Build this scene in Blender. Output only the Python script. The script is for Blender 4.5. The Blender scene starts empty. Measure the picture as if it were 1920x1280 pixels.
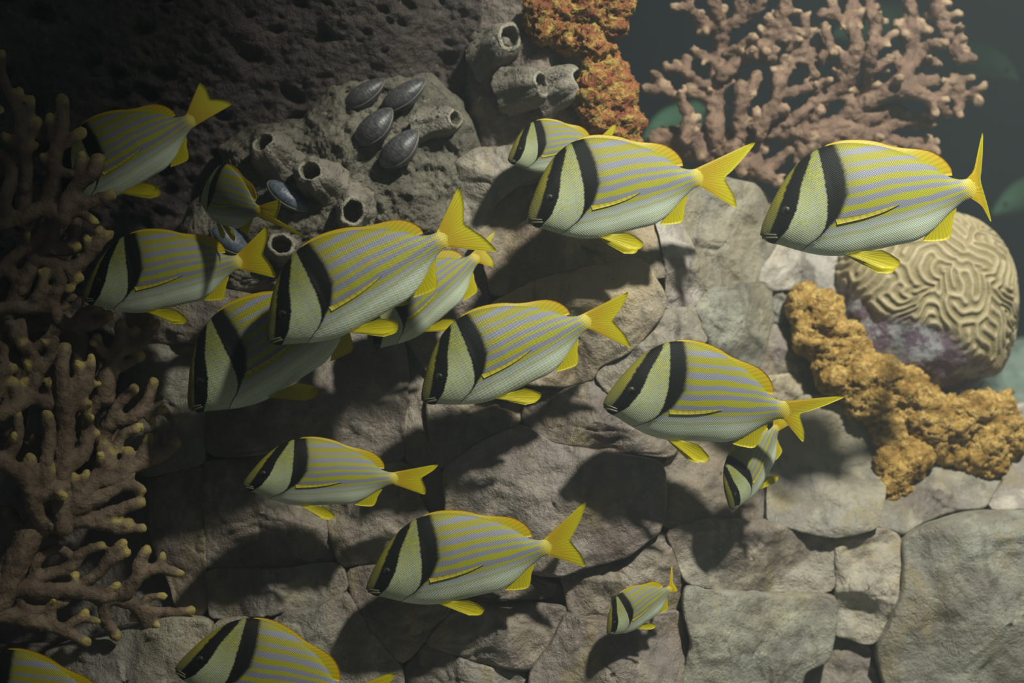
import bpy, math, random
import numpy as np
from mathutils import Vector, Matrix

random.seed(7)
RNG = np.random.RandomState(11)
sc = bpy.context.scene
COL = sc.collection

# ------------------------------------------------------------------ camera, world, lights
DCAM = 3.0                                   # camera distance from the plane Y = 0 (1 px of 1920 = 1 mm there)
cam_d = bpy.data.cameras.new('camera')
cam_d.sensor_width = 36.0
cam_d.lens = 36.0 * DCAM / 1.92
cam_d.clip_start = 0.05
cam_d.dof.use_dof = True
cam_d.dof.focus_distance = DCAM + 0.02
cam_d.dof.aperture_fstop = 1.5
cam = bpy.data.objects.new('camera', cam_d)
cam.location = (0, -DCAM, 0)
cam.rotation_euler = (math.pi / 2, 0, 0)
COL.objects.link(cam)
sc.camera = cam

world = bpy.data.worlds.new('water_light')
sc.world = world
world.use_nodes = True
bg = world.node_tree.nodes['Background']
bg.inputs[0].default_value = (0.80, 0.92, 0.95, 1)
bg.inputs[1].default_value = 0.045


def aim(o, target):
    d = Vector(target) - o.location
    o.rotation_euler = d.to_track_quat('-Z', 'Y').to_euler()


ld = bpy.data.lights.new('tank_lamp_offscreen', 'SPOT')
ld.energy = 880
ld.color = (0.97, 1.0, 0.88)
ld.spot_size = math.radians(58)
ld.spot_blend = 1.0
ld.shadow_soft_size = 0.10
lo = bpy.data.objects.new('tank_lamp_offscreen', ld)
lo.location = (1.35, -1.75, 2.5)
COL.objects.link(lo)
aim(lo, (0.72, 0.25, -0.14))

sc.view_settings.view_transform = 'Standard'
sc.view_settings.look = 'None'
sc.view_settings.exposure = 0.08
sc.view_settings.gamma = 1.0
sc.view_settings.use_curve_mapping = False


# ------------------------------------------------------------------ helpers
def W(px, py, Y=0.0):
    k = (DCAM + Y) / DCAM / 1000.0
    return Vector(((px - 960) * k, Y, (640 - py) * k))


def sstep(a, b, x):
    t = np.clip((np.asarray(x, float) - a) / (b - a), 0, 1)
    return t * t * (3 - 2 * t)


_T = np.random.RandomState(3).rand(64, 64, 64)


def vnoise(P):
    """value noise in [-1, 1] for an (n, 3) array"""
    P = np.asarray(P, float)
    i = np.floor(P).astype(int)
    f = P - i
    f = f * f * (3 - 2 * f)
    out = np.zeros(len(P))
    for dx in (0, 1):
        for dy in (0, 1):
            for dz in (0, 1):
                w = (f[:, 0] if dx else 1 - f[:, 0]) * (f[:, 1] if dy else 1 - f[:, 1]) * (f[:, 2] if dz else 1 - f[:, 2])
                out += w * _T[(i[:, 0] + dx) & 63, (i[:, 1] + dy) & 63, (i[:, 2] + dz) & 63]
    return out * 2 - 1


def fbm(P, scale, octv=4, gain=0.5):
    P = np.asarray(P, float) * scale
    a, s, out = 1.0, 0.0, np.zeros(len(P))
    for o in range(octv):
        out += a * vnoise(P + 17.3 * o)
        s += a
        a *= gain
        P = P * 2.03
    return out / s


def mesh_obj(name, verts, faces, mat, parent=None, smooth=True):
    me = bpy.data.meshes.new(name)
    if isinstance(verts, np.ndarray):
        verts = verts.tolist()
    me.from_pydata(verts, [], faces)
    me.update()
    if smooth:
        me.polygons.foreach_set('use_smooth', np.ones(len(me.polygons), bool))
    if mat:
        me.materials.append(mat)
    o = bpy.data.objects.new(name, me)
    COL.objects.link(o)
    if parent:
        o.parent = parent
    return o


def vec_attr(me, name, arr):
    a = me.attributes.new(name, 'FLOAT_VECTOR', 'POINT')
    a.data.foreach_set('vector', np.asarray(arr, np.float32).ravel())


def empty(name, loc=(0, 0, 0)):
    o = bpy.data.objects.new(name, None)
    o.empty_display_size = 0.02
    o.location = loc
    COL.objects.link(o)
    return o


def tag(o, label, cat, group=None):
    o['label'] = label
    o['category'] = cat
    if group:
        o['group'] = group
    return o


def keep(o, parent):
    """parent o without moving it in the world"""
    o.parent = parent
    o.matrix_parent_inverse = Matrix.Translation(-parent.location)


def grid_faces(n, m, off=0, wrap=False):
    """n rows of m verts"""
    f = []
    mm = m if wrap else m - 1
    for i in range(n - 1):
        for j in range(mm):
            j2 = (j + 1) % m
            f.append((off + i * m + j, off + (i + 1) * m + j, off + (i + 1) * m + j2, off + i * m + j2))
    return f


# ------------------------------------------------------------------ material node helpers
class Mat:
    def __init__(self, name, rough=0.6, spec=0.4):
        self.m = bpy.data.materials.new(name)
        self.m.use_nodes = True
        self.nt = self.m.node_tree
        self.p = self.nt.nodes['Principled BSDF']
        self.out = self.nt.nodes['Material Output']
        self.p.inputs['Roughness'].default_value = rough
        self.p.inputs['Specular IOR Level'].default_value = spec

    def put(self, s, v):
        if isinstance(v, bpy.types.NodeSocket):
            self.nt.links.new(v, s)
        elif isinstance(v, (tuple, list)) and len(v) == 3 and s.type == 'RGBA':
            s.default_value = (*v, 1)
        else:
            s.default_value = v

    def node(self, t, **props):
        n = self.nt.nodes.new('ShaderNode' + t)
        for k, v in props.items():
            setattr(n, k, v)
        return n

    def math(self, op, a, b=0.0, c=0.0, clamp=False):
        n = self.node('Math', operation=op, use_clamp=clamp)
        self.put(n.inputs[0], a)
        self.put(n.inputs[1], b)
        if op in ('MULTIPLY_ADD', 'WRAP', 'COMPARE', 'SMOOTH_MIN'):
            self.put(n.inputs[2], c)
        return n.outputs[0]

    def mix(self, f, a, b, blend='MIX'):
        n = self.node('Mix', data_type='RGBA', blend_type=blend)
        n.clamp_factor = True
        self.put(n.inputs[0], f)
        self.put(n.inputs[6], a)
        self.put(n.inputs[7], b)
        return n.outputs[2]

    def ss(self, v, lo, hi, a=0.0, b=1.0):
        n = self.node('MapRange', interpolation_type='SMOOTHSTEP')
        for i, x in enumerate((v, lo, hi, a, b)):
            self.put(n.inputs[i], x)
        return n.outputs[0]

    def noise(self, vec, scale, detail=4.0, rough=0.55, dist=0.0):
        n = self.node('TexNoise')
        if vec is not None:
            self.put(n.inputs['Vector'], vec)
        n.inputs['Scale'].default_value = scale
        n.inputs['Detail'].default_value = detail
        n.inputs['Roughness'].default_value = rough
        n.inputs['Distortion'].default_value = dist
        return n.outputs['Fac']

    def voro(self, vec, scale, feature='F1', rnd=1.0):
        n = self.node('TexVoronoi', feature=feature)
        self.put(n.inputs['Vector'], vec)
        n.inputs['Scale'].default_value = scale
        n.inputs['Randomness'].default_value = rnd
        return n.outputs['Distance']

    def obj(self):
        return self.node('TexCoord').outputs['Object']

    def pos(self):
        return self.node('NewGeometry').outputs['Position']

    def scalev(self, v, s):
        n = self.node('VectorMath', operation='MULTIPLY')
        self.put(n.inputs[0], v)
        n.inputs[1].default_value = s
        return n.outputs[0]

    def addv(self, v, w):
        n = self.node('VectorMath', operation='ADD')
        self.put(n.inputs[0], v)
        self.put(n.inputs[1], w)
        return n.outputs[0]

    def attr(self, name):
        return self.node('Attribute', attribute_name=name)

    def curve(self, v, pts):
        n = self.node('FloatCurve')
        c = n.mapping.curves[0]
        c.points[0].location = pts[0]
        c.points[1].location = pts[-1]
        for q in pts[1:-1]:
            c.points.new(*q)
        for q in c.points:
            q.handle_type = 'VECTOR'
        n.mapping.update()
        self.put(n.inputs['Value'], v)
        return n.outputs[0]

    def bump(self, h, strength, dist, prev=None):
        n = self.node('Bump')
        n.inputs['Strength'].default_value = strength
        n.inputs['Distance'].default_value = dist
        self.put(n.inputs['Height'], h)
        if prev is not None:
            self.put(n.inputs['Normal'], prev)
        return n.outputs[0]

    def color(self, c):
        self.put(self.p.inputs['Base Color'], c)

    def normal(self, n):
        self.put(self.p.inputs['Normal'], n)

    def roughness(self, v):
        self.put(self.p.inputs['Roughness'], v)


def stone_material():
    M = Mat('stone', 0.5, 0.45)
    oi = M.node('ObjectInfo')
    off = M.node('CombineXYZ')
    M.put(off.inputs[0], M.math('MULTIPLY', oi.outputs['Random'], 13.0))
    M.put(off.inputs[1], M.math('MULTIPLY', oi.outputs['Random'], 7.0))
    P = M.addv(M.pos(), off.outputs[0])
    n1 = M.noise(P, 5.0, 5, 0.6, 0.4)
    n2 = M.noise(P, 17.0, 6, 0.65)
    n3 = M.noise(P, 90.0, 4, 0.7)
    n4 = M.noise(M.scalev(P, (1, 1, 0.28)), 13.0, 4, 0.6, 0.6)
    Pc = M.addv(P, (3.7, 1.9, 5.3))
    m2 = M.noise(Pc, 17.0, 6, 0.65)
    m3 = M.noise(Pc, 90.0, 4, 0.7)
    base = oi.outputs['Color']
    c = M.mix(M.ss(n1, 0.35, 0.66), M.mix(1.0, base, (0.52, 0.46, 0.45), 'MULTIPLY'), base)
    n5 = M.noise(P, 3.3, 3, 0.5, 0.6)
    c = M.mix(M.math('MULTIPLY', M.ss(n5, 0.50, 0.66), 0.55), c, M.mix(1.0, base, (1.35, 1.22, 0.92), 'MULTIPLY'))
    c = M.mix(M.math('MULTIPLY', M.ss(m2, 0.50, 0.72), 0.65), c, M.mix(1.0, base, (1.45, 1.40, 1.25), 'MULTIPLY'))
    c = M.mix(M.math('MULTIPLY', M.ss(n4, 0.53, 0.68), 0.6), c, (0.25, 0.20, 0.10))
    c = M.mix(M.math('MULTIPLY', M.ss(n4, 0.44, 0.30), 0.65), c, (0.085, 0.083, 0.072))
    c = M.mix(M.math('MULTIPLY', M.ss(m3, 0.58, 0.75), 0.45), c, (0.42, 0.40, 0.34))
    c = M.mix(M.math('MULTIPLY', M.ss(m3, 0.42, 0.28), 0.45), c, (0.06, 0.055, 0.05))
    M.color(c)
    M.roughness(M.ss(n2, 0.35, 0.7, 0.38, 0.7))
    ck = M.ss(M.math('ABSOLUTE', M.math('SUBTRACT', M.noise(P, 7.0, 5, 0.55, 0.8), 0.5)), 0.0, 0.010)
    b = M.bump(n2, 0.45, 0.03)
    b = M.bump(ck, 0.3, 0.006, b)
    b = M.bump(n3, 0.6, 0.007, b)
    M.normal(b)
    return M.m


def rough_rock_material(name, dark, light, pit=60.0, speck=(0.30, 0.29, 0.26), strength=0.9):
    M = Mat(name, 0.5, 0.5)
    P = M.pos()
    n1 = M.noise(P, 9.0, 6, 0.65, 0.3)
    n2 = M.noise(P, 60.0, 5, 0.7)
    n3 = M.noise(P, 170.0, 3, 0.7)
    v = M.voro(M.addv(P, M.scalev(M.node('TexNoise').outputs['Color'], (0.02, 0.02, 0.02))), pit)
    Pc = M.addv(P, (3.7, 1.9, 5.3))
    m1 = M.noise(Pc, 9.0, 6, 0.65, 0.3)
    m2 = M.noise(Pc, 60.0, 5, 0.7)
    c = M.mix(M.ss(m1, 0.33, 0.68), dark, light)
    c = M.mix(M.math('MULTIPLY', M.ss(m2, 0.60, 0.72), 0.6), c, speck)
    c = M.mix(M.math('MULTIPLY', M.ss(m2, 0.44, 0.30), 0.6), c, tuple(x * 0.4 for x in dark))
    M.color(c)
    b = M.bump(n1, 0.6, 0.03)
    b = M.bump(M.ss(v, 0.05, 0.4), 0.5, 0.006, b)
    b = M.bump(n2, strength, 0.012, b)
    b = M.bump(n3, 0.5, 0.003, b)
    M.normal(b)
    return M.m


def sponge_material(name, deep, mid, lace, lace_amt):
    M = Mat(name, 0.75, 0.25)
    P = M.pos()
    n1 = M.noise(P, 26.0, 4, 0.6, 0.4)
    n2 = M.noise(P, 75.0, 3, 0.6, 1.2)
    h = M.attr('lump').outputs['Fac']
    c = M.mix(M.ss(n1, 0.35, 0.65), deep, mid)
    c = M.mix(M.math('MULTIPLY', M.math('MULTIPLY', M.ss(n2, 0.46, 0.60), M.ss(n1, 0.36, 0.55)), lace_amt), c, lace)
    M.color(c)
    b = M.bump(n2, 0.8, 0.012)
    M.normal(M.bump(M.noise(P, 220.0, 2, 0.6), 0.4, 0.003, b))
    return M.m


def coral_material(name, dark, light, tip):
    M = Mat(name, 0.65, 0.35)
    P = M.pos()
    n1 = M.noise(P, 22.0, 5, 0.6)
    n2 = M.noise(P, 160.0, 3, 0.7)
    t = M.attr('tip').outputs['Vector']
    sx = M.node('SeparateXYZ')
    M.put(sx.inputs[0], t)
    c = M.mix(M.ss(n1, 0.35, 0.66), dark, light)
    f = M.math('MULTIPLY', sx.outputs[0], M.ss(n1, 0.28, 0.62, 0.35, 1.0))
    c = M.mix(f, c, tip)
    c = M.mix(M.math('MULTIPLY', M.ss(M.noise(M.addv(P, (3.7, 1.9, 5.3)), 160.0, 3, 0.7), 0.6, 0.75), 0.35), c, tuple(min(1, x * 1.5) for x in light))
    M.color(c)
    b = M.bump(M.noise(P, 70.0, 4, 0.6), 0.6, 0.008)
    M.normal(M.bump(n2, 0.7, 0.004, b))
    return M.m


# ------------------------------------------------------------------ fish template, measured on the side view
FZ0 = np.array([100.0, 965.0])
FZ1 = np.array([1690.0, 610.0])
_L = np.linalg.norm(FZ1 - FZ0)
_e = (FZ1 - FZ0) / _L
_u = np.array([_e[1], -_e[0]])               # up, in image coordinates


def FZ(pts):
    d = np.asarray(pts, float) - FZ0
    return np.stack([d @ _e / _L, d @ _u / _L], 1)


TOP = FZ([(100, 952), (112, 905), (130, 855), (165, 775), (205, 690), (260, 590), (370, 442), (450, 372), (540, 318), (630, 290),
          (750, 275), (850, 278), (1000, 300), (1150, 340), (1280, 388), (1400, 452), (1500, 520), (1600, 548), (1690, 535)])
BOT = FZ([(100, 978), (150, 1014), (250, 1042), (350, 1072), (500, 1110), (650, 1125), (750, 1120), (900, 1090), (1100, 1047),
          (1290, 998), (1400, 926), (1500, 828), (1570, 760), (1640, 708), (1690, 688)])
TOP[0, 0] = BOT[0, 0] = 0.0


def smooth_curve(pts, xs):
    x, y = pts[:, 0], pts[:, 1]
    d = np.gradient(y, x)
    i = np.clip(np.searchsorted(x, xs) - 1, 0, len(x) - 2)
    h = x[i + 1] - x[i]
    t = np.clip((xs - x[i]) / h, 0, 1)
    return ((2 * t**3 - 3 * t**2 + 1) * y[i] + (t**3 - 2 * t**2 + t) * h * d[i] + (-2 * t**3 + 3 * t**2) * y[i + 1] + (t**3 - t**2) * h * d[i + 1])


def topc(s):
    return smooth_curve(TOP, np.asarray(s, float))


def botc(s):
    return smooth_curve(BOT, np.asarray(s, float))


def halfw(s):
    return np.interp(s, [0, .012, .04, .10, .18, .28, .38, .50, .62, .75, .88, 1.0, 1.1],
                     [.010, .022, .038, .058, .074, .086, .090, .086, .073, .052, .030, .016, .010])


def body_y(s, t):
    """half thickness of the body at height t"""
    a, b = topc(s), botc(s)
    v = np.clip((t - (a + b) / 2) / ((a - b) / 2), -1, 1)
    c = np.sqrt(1 - v * v)
    return halfw(s) * c * (0.78 + 0.22 * c * c)


T0, TS = -0.30, 0.75                          # t is mapped to 0..1 for the curve nodes


def tn(t):
    return (t - T0) / TS


def fish_body_material():
    M = Mat('fish_skin', 0.45, 0.28)
    pat = M.attr('pat').outputs['Vector']
    sep = M.node('SeparateXYZ')
    M.put(sep.inputs[0], pat)
    s, t, q = sep.outputs
    tt = M.math('DIVIDE', M.math('SUBTRACT', t, T0), TS)
    P = pat
    nj = M.math('MULTIPLY', M.math('SUBTRACT', M.noise(P, 60.0, 2, 0.5), 0.5), 0.016)
    s1 = M.math('ADD', s, nj)

    def band(cen, wid, softl, softr, smin=None):
        xc = M.curve(tt, [(tn(a), b) for a, b in cen])
        w = M.curve(tt, [(tn(a), b * 5) for a, b in wid])
        w = M.math('MAXIMUM', M.math('DIVIDE', w, 5.0), 0.0012)
        d = M.math('SUBTRACT', s1, xc)
        right = M.math('GREATER_THAN', d, 0.0)
        soft = M.math('MULTIPLY_ADD', right, softr - softl, softl)
        soft = M.math('MINIMUM', soft, M.math('MULTIPLY', w, 0.9))
        m = M.ss(M.math('ABSOLUTE', d), M.math('SUBTRACT', w, soft), M.math('ADD', w, soft), 1.0, 0.0)
        return m, xc, d

    b1, x1, d1 = band([(-.30, .0), (-.16, .03), (-.06, .035), (-.035, .052), (0, .083), (.072, .131), (.184, .192), (.301, .277), (.45, .40)],
                      [(-.30, .0), (-.16, .0), (-.07, .0), (-.045, .025), (-.01, .042), (.072, .044), (.184, .034), (.26, .030), (.30, .026), (.45, .02)],
                      .006, .006)
    b2, x2, d2 = band([(-.30, .0), (-.16, .10), (-.1036, .185), (-.0688, .2554), (-.0387, .291), (-.003, .327), (.083, .366), (.193, .379), (.331, .381), (.45, .38)],
                      [(-.30, .0), (-.16, .0), (-.125, .0), (-.1036, .004), (-.0688, .0065), (-.0387, .010), (-.003, .030), (.083, .047), (.193, .050), (.331, .040), (.45, .035)],
                      .005, .016)
    # scale net
    sx = M.math('SINE', M.math('MULTIPLY', s, 2 * math.pi * 88))
    sy = M.math('SINE', M.math('MULTIPLY', t, 2 * math.pi * 88))
    net = M.math('MULTIPLY', sx, sy)
    scal = M.ss(net, -0.6, 0.8, 0.66, 1.14)
    # stripes
    wob = M.math('MULTIPLY', M.math('SUBTRACT', M.noise(M.scalev(P, (1, 3, 3)), 7.0, 3, 0.5), 0.5), 0.030)
    qq = M.math('ADD', q, wob)
    sn = M.math('SINE', M.math('MULTIPLY_ADD', qq, 2 * math.pi / 0.055, 1.2))
    sn = M.math('ADD', sn, M.math('MULTIPLY', M.math('SINE', M.math('MULTIPLY_ADD', qq, 2 * math.pi / 0.0935, 0.6)), 0.42))
    sn = M.math('ADD', sn, M.math('MULTIPLY', net, 0.38))
    bias = M.math('MULTIPLY', M.ss(t, -0.12, 0.30, -0.35, 0.25), 1.0)
    ym = M.ss(M.math('ADD', sn, bias), -0.28, 0.28)
    belly = M.ss(t, -0.01, -0.13)
    fine = M.ss(M.math('SINE', M.math('MULTIPLY', qq, 2 * math.pi / 0.026)), 0.1, 0.7)
    # colours
    grey = M.mix(belly, (0.205, 0.215, 0.28), (0.62, 0.71, 0.58))
    yel = M.mix(M.ss(t, -0.05, 0.28), (0.34, 0.345, 0.010), (0.26, 0.245, 0.007))
    ymb = M.math('MULTIPLY', ym, M.math('SUBTRACT', 1.0, M.math('MULTIPLY', belly, 0.85)))
    body = M.mix(ymb, grey, yel)
    body = M.mix(M.math('MULTIPLY', M.math('MULTIPLY', fine, belly), 0.22), body, (0.46, 0.42, 0.08))
    # shoulder gets yellow-olive just behind band two
    body = M.mix(M.math('MULTIPLY', M.ss(d2, 0.12, 0.03), M.math('MULTIPLY', M.ss(t, 0.0, 0.10), 0.6)), body, (0.15, 0.145, 0.04))
    # back edge
    body = M.mix(M.ss(sep.outputs[0], 0.93, 1.0), body, (0.55, 0.46, 0.06))
    # head
    hn = M.noise(M.scalev(P, (1, 2.2, 1)), 46.0, 3, 0.6, 0.5)
    cheek = M.mix(M.ss(t, 0.02, 0.22), (0.42, 0.48, 0.34), (0.20, 0.225, 0.065))
    cheek = M.mix(M.math('MULTIPLY', M.ss(hn, 0.49, 0.58), M.ss(t, -0.10, 0.02, 0.0, 0.65)), cheek, (0.36, 0.34, 0.03))
    cheek = M.mix(M.math('MULTIPLY', M.ss(hn, 0.47, 0.38), 0.5), cheek, (0.22, 0.24, 0.25))
    snout = M.mix(M.ss(t, 0.0, 0.16), (0.12, 0.115, 0.04), (0.20, 0.185, 0.022))
    snout = M.mix(M.ss(t, -0.02, -0.05), snout, (0.30, 0.33, 0.25))
    head = M.mix(M.ss(d1, -0.01, 0.01), snout, cheek)
    c = M.mix(M.ss(d2, -0.004, 0.004), head, body)
    # under the jaw everything is pale
    c = M.mix(1.0, c, M.mix(M.ss(s, 0.18, 0.32), (1, 1, 1), _combine(M, scal)), 'MULTIPLY')
    blk = M.math('MAXIMUM', b1, b2, clamp=True)
    c = M.mix(blk, c, (0.008, 0.0078, 0.0075))
    M.put(M.p.inputs['Specular IOR Level'], M.ss(blk, 0.0, 1.0, 0.28, 0.06))
    M.color(c)
    M.normal(M.bump(net, 0.25, 0.0012))
    M.p.inputs['Sheen Weight'].default_value = 0.0
    return M.m


def _combine(M, v):
    n = M.node('CombineColor')
    for i in range(3):
        M.put(n.inputs[i], v)
    return n.outputs[0]


def fin_material(name, base_c, out_c, rays):
    M = Mat(name, 0.45, 0.35)
    pat = M.attr('pat').outputs['Vector']
    sep = M.node('SeparateXYZ')
    M.put(sep.inputs[0], pat)
    a, b, _ = sep.outputs
    r = M.math('SINE', M.math('MULTIPLY', a, 2 * math.pi * rays))
    c = M.mix(M.ss(b, 0.25, 0.95), base_c, out_c)
    c = M.mix(M.math('MULTIPLY', M.ss(r, 0.1, 0.9), 0.40), c, tuple(x * 0.55 for x in base_c))
    M.color(c)
    tr = M.node('BsdfTranslucent')
    M.put(tr.inputs['Color'], c)
    mx = M.node('MixShader')
    mx.inputs[0].default_value = 0.40
    M.nt.links.new(M.p.outputs[0], mx.inputs[1])
    M.nt.links.new(tr.outputs[0], mx.inputs[2])
    M.nt.links.new(mx.outputs[0], M.out.inputs['Surface'])
    return M.m


def plain(name, c, rough=0.4, spec=0.5):
    M = Mat(name, rough, spec)
    n = M.noise(M.obj(), 40.0, 3)
    M.color(M.mix(M.ss(n, 0.3, 0.7), tuple(x * 0.8 for x in c), c))
    return M.m


MATS = {
    'skin': fish_body_material(),
    'dorsal': fin_material('fin_dorsal', (0.58, 0.50, 0.006), (0.70, 0.46, 0.004), 24),
    'fin': fin_material('fin_yellow', (0.60, 0.53, 0.004), (0.68, 0.60, 0.004), 14),
    'tail': fin_material('fin_tail', (0.60, 0.43, 0.005), (0.64, 0.585, 0.004), 22),
    'pect': fin_material('fin_pectoral', (0.60, 0.52, 0.03), (0.64, 0.58, 0.08), 9),
    'green': plain('green_scales', (0.13, 0.30, 0.19), 0.6, 0.2),
    'eye': plain('fish_eye', (0.025, 0.021, 0.014), 0.4, 0.2),
    'pupil': plain('fish_pupil', (0.004, 0.004, 0.004), 0.4, 0.1),
    'lip': plain('fish_lip', (0.11, 0.105, 0.06), 0.4, 0.5),
    'stone': stone_material(),
    'mortar': rough_rock_material('mortar_rock', (0.15, 0.13, 0.112), (0.25, 0.22, 0.18), 40, (0.32, 0.29, 0.24)),
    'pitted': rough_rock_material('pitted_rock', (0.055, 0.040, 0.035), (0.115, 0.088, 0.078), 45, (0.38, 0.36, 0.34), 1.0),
    'crust': rough_rock_material('encrusted_rock', (0.09, 0.08, 0.06), (0.26, 0.235, 0.18), 55, (0.46, 0.43, 0.33), 1.0),
    'pillar': rough_rock_material('pillar_rock', (0.13, 0.10, 0.088), (0.27, 0.225, 0.185), 50, (0.34, 0.30, 0.24)),
    'barnacle': rough_rock_material('barnacle_shell', (0.17, 0.15, 0.12), (0.30, 0.27, 0.225), 80, (0.42, 0.40, 0.34), 0.6),
    'rim': rough_rock_material('barnacle_rim', (0.26, 0.235, 0.185), (0.42, 0.385, 0.30), 80, (0.5, 0.47, 0.4), 0.6),
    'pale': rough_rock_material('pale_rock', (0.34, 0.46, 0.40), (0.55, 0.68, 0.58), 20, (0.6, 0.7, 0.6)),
    'sponge_red': sponge_material('red_sponge', (0.22, 0.065, 0.030), (0.31, 0.12, 0.040), (0.36, 0.29, 0.065), 0.95),
    'sponge_gold': sponge_material('gold_sponge', (0.24, 0.135, 0.027), (0.42, 0.26, 0.065), (0.58, 0.41, 0.15), 0.8),
    'coral_dark': coral_material('dark_coral', (0.105, 0.070, 0.045), (0.20, 0.145, 0.095), (0.50, 0.40, 0.12)),
    'coral_pink': coral_material('pink_coral', (0.12, 0.070, 0.049), (0.205, 0.126, 0.086), (0.40, 0.28, 0.18)),
}


# ------------------------------------------------------------------ fish builder
class Bend:
    def __init__(self, bend, tail_yaw, start=0.30):
        S = np.linspace(-0.05, 1.5, 312)
        ph = bend * sstep(start, 1.0, S) + tail_yaw * sstep(0.985, 1.06, S)
        ds = S[1] - S[0]
        cx = np.concatenate([[0], np.cumsum(np.cos((ph[1:] + ph[:-1]) / 2) * ds)])
        cy = np.concatenate([[0], np.cumsum(np.sin((ph[1:] + ph[:-1]) / 2) * ds)])
        i0 = np.interp(0, S, cx), np.interp(0, S, cy)
        self.S, self.ph, self.cx, self.cy = S, ph, cx - i0[0], cy - i0[1]
        self.ex, self.ey = np.interp(1, S, self.cx), np.interp(1, S, self.cy)
        r = math.hypot(self.ex, self.ey)
        self.c, self.s, self.r = self.ex / r, self.ey / r, r

    def __call__(self, s, y, t):
        s, y, t = np.broadcast_arrays(np.asarray(s, float), np.asarray(y, float), np.asarray(t, float))
        p = np.interp(s, self.S, self.ph)
        X = np.interp(s, self.S, self.cx) - y * np.sin(p)
        Y = np.interp(s, self.S, self.cy) + y * np.cos(p)
        # turn so that the chord snout - tail base is the x axis, chord = 1
        return np.stack([(X * self.c + Y * self.s) / self.r - 0.45, (-X * self.s + Y * self.c) / self.r, t / self.r], -1)


def resample(pts, n):
    pts = np.asarray(pts, float)
    d = np.concatenate([[0], np.cumsum(np.linalg.norm(np.diff(pts, axis=0), axis=1))])
    # Catmull-Rom through the points
    k = np.linspace(0, d[-1], n)
    g = np.gradient(pts, d, axis=0)
    i = np.clip(np.searchsorted(d, k) - 1, 0, len(d) - 2)
    h = (d[i + 1] - d[i])[:, None]
    t = np.clip((k - d[i])[:, None] / h, 0, 1)
    return ((2 * t**3 - 3 * t**2 + 1) * pts[i] + (t**3 - 2 * t**2 + t) * h * g[i] + (-2 * t**3 + 3 * t**2) * pts[i + 1] + (t**3 - t**2) * h * g[i + 1])


def make_fin(name, base, outer, ybase, yout, mat, bend, hs, parent, nA=40, nB=9, th=0.0032, rays=12, lin=False):
    if lin:
        B, O = np.asarray(base), np.asarray(outer)
    else:
        B, O = resample(base, nA), resample(outer, nA)
    nA = len(B)
    a = np.linspace(0, 1, nA)[:, None]
    b = np.linspace(0, 1, nB)[None, :]
    s = B[:, :1] * (1 - b) + O[:, :1] * b
    t = B[:, 1:] * (1 - b) + O[:, 1:] * b
    y = ybase * (1 - b) + yout * b + 0 * a
    rid = np.sin(a * 2 * np.pi * rays) * 0.0012 * np.sin(np.pi * np.clip(b * 1.1, 0, 1))
    thk = th * (1 - 0.75 * b) * (0.35 + 0.65 * np.minimum(1, np.minimum(a, 1 - a) * 8))
    V1 = bend(s, y + rid + thk, t * hs).reshape(-1, 3)
    V2 = bend(s, y + rid - thk, t * hs).reshape(-1, 3)
    n = nA * nB
    F = grid_faces(nA, nB) + [tuple(reversed(f)) for f in grid_faces(nA, nB, n)]
    ring = [i * nB for i in range(nA)] + [(nA - 1) * nB + j for j in range(1, nB)] + \
           [i * nB + nB - 1 for i in range(nA - 2, -1, -1)] + [j for j in range(nB - 2, 0, -1)]
    for i in range(len(ring)):
        p, q = ring[i], ring[(i + 1) % len(ring)]
        F.append((p, q, q + n, p + n))
    o = mesh_obj(name, np.concatenate([V1, V2]), F, mat, parent)
    pat = np.stack([np.broadcast_to(a, s.shape), np.broadcast_to(b, s.shape), 0 * s], -1).reshape(-1, 3)
    vec_attr(o.data, 'pat', np.concatenate([pat, pat]))
    return o


def ball(r, center, n=14, m=20):
    v, f = [], []
    for i in range(n + 1):
        th = math.pi * i / n
        for j in range(m):
            p = 2 * math.pi * j / m
            v.append((center[0] + r[0] * math.sin(th) * math.cos(p), center[1] + r[1] * math.cos(th), center[2] + r[2] * math.sin(th) * math.sin(p)))
    f = grid_faces(n + 1, m, 0, True)
    return v, f


def tube_verts(pts, rad, m=10, caps=True):
    """round tube with round ends along pts (n,3)"""
    pts = np.asarray(pts, float)
    rad = np.broadcast_to(np.asarray(rad, float), (len(pts),)).copy()
    n = len(pts)
    tg = np.gradient(pts, axis=0)
    tg /= np.linalg.norm(tg, axis=1)[:, None] + 1e-12
    up = np.array([0.12, 1.0, 0.07])
    rings = []
    def ring(c, t, r):
        a = np.cross(t, up); a /= np.linalg.norm(a) + 1e-12
        b = np.cross(t, a)
        th = np.linspace(0, 2 * np.pi, m, endpoint=False)[:, None]
        return c + r * (np.cos(th) * a + np.sin(th) * b)
    for al in (80, 55, 28):
        al = math.radians(al)
        rings.append(ring(pts[0] - tg[0] * rad[0] * math.sin(al), tg[0], rad[0] * math.cos(al)))
    for i in range(n):
        rings.append(ring(pts[i], tg[i], rad[i]))
    for al in (28, 55, 80):
        al = math.radians(al)
        rings.append(ring(pts[-1] + tg[-1] * rad[-1] * math.sin(al), tg[-1], rad[-1] * math.cos(al)))
    V = np.concatenate(rings)
    F = grid_faces(len(rings), m, 0, True)
    F.append(tuple(range(m)))
    F.append(tuple(reversed(range((len(rings) - 1) * m, len(rings) * m))))
    return V, F


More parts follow.
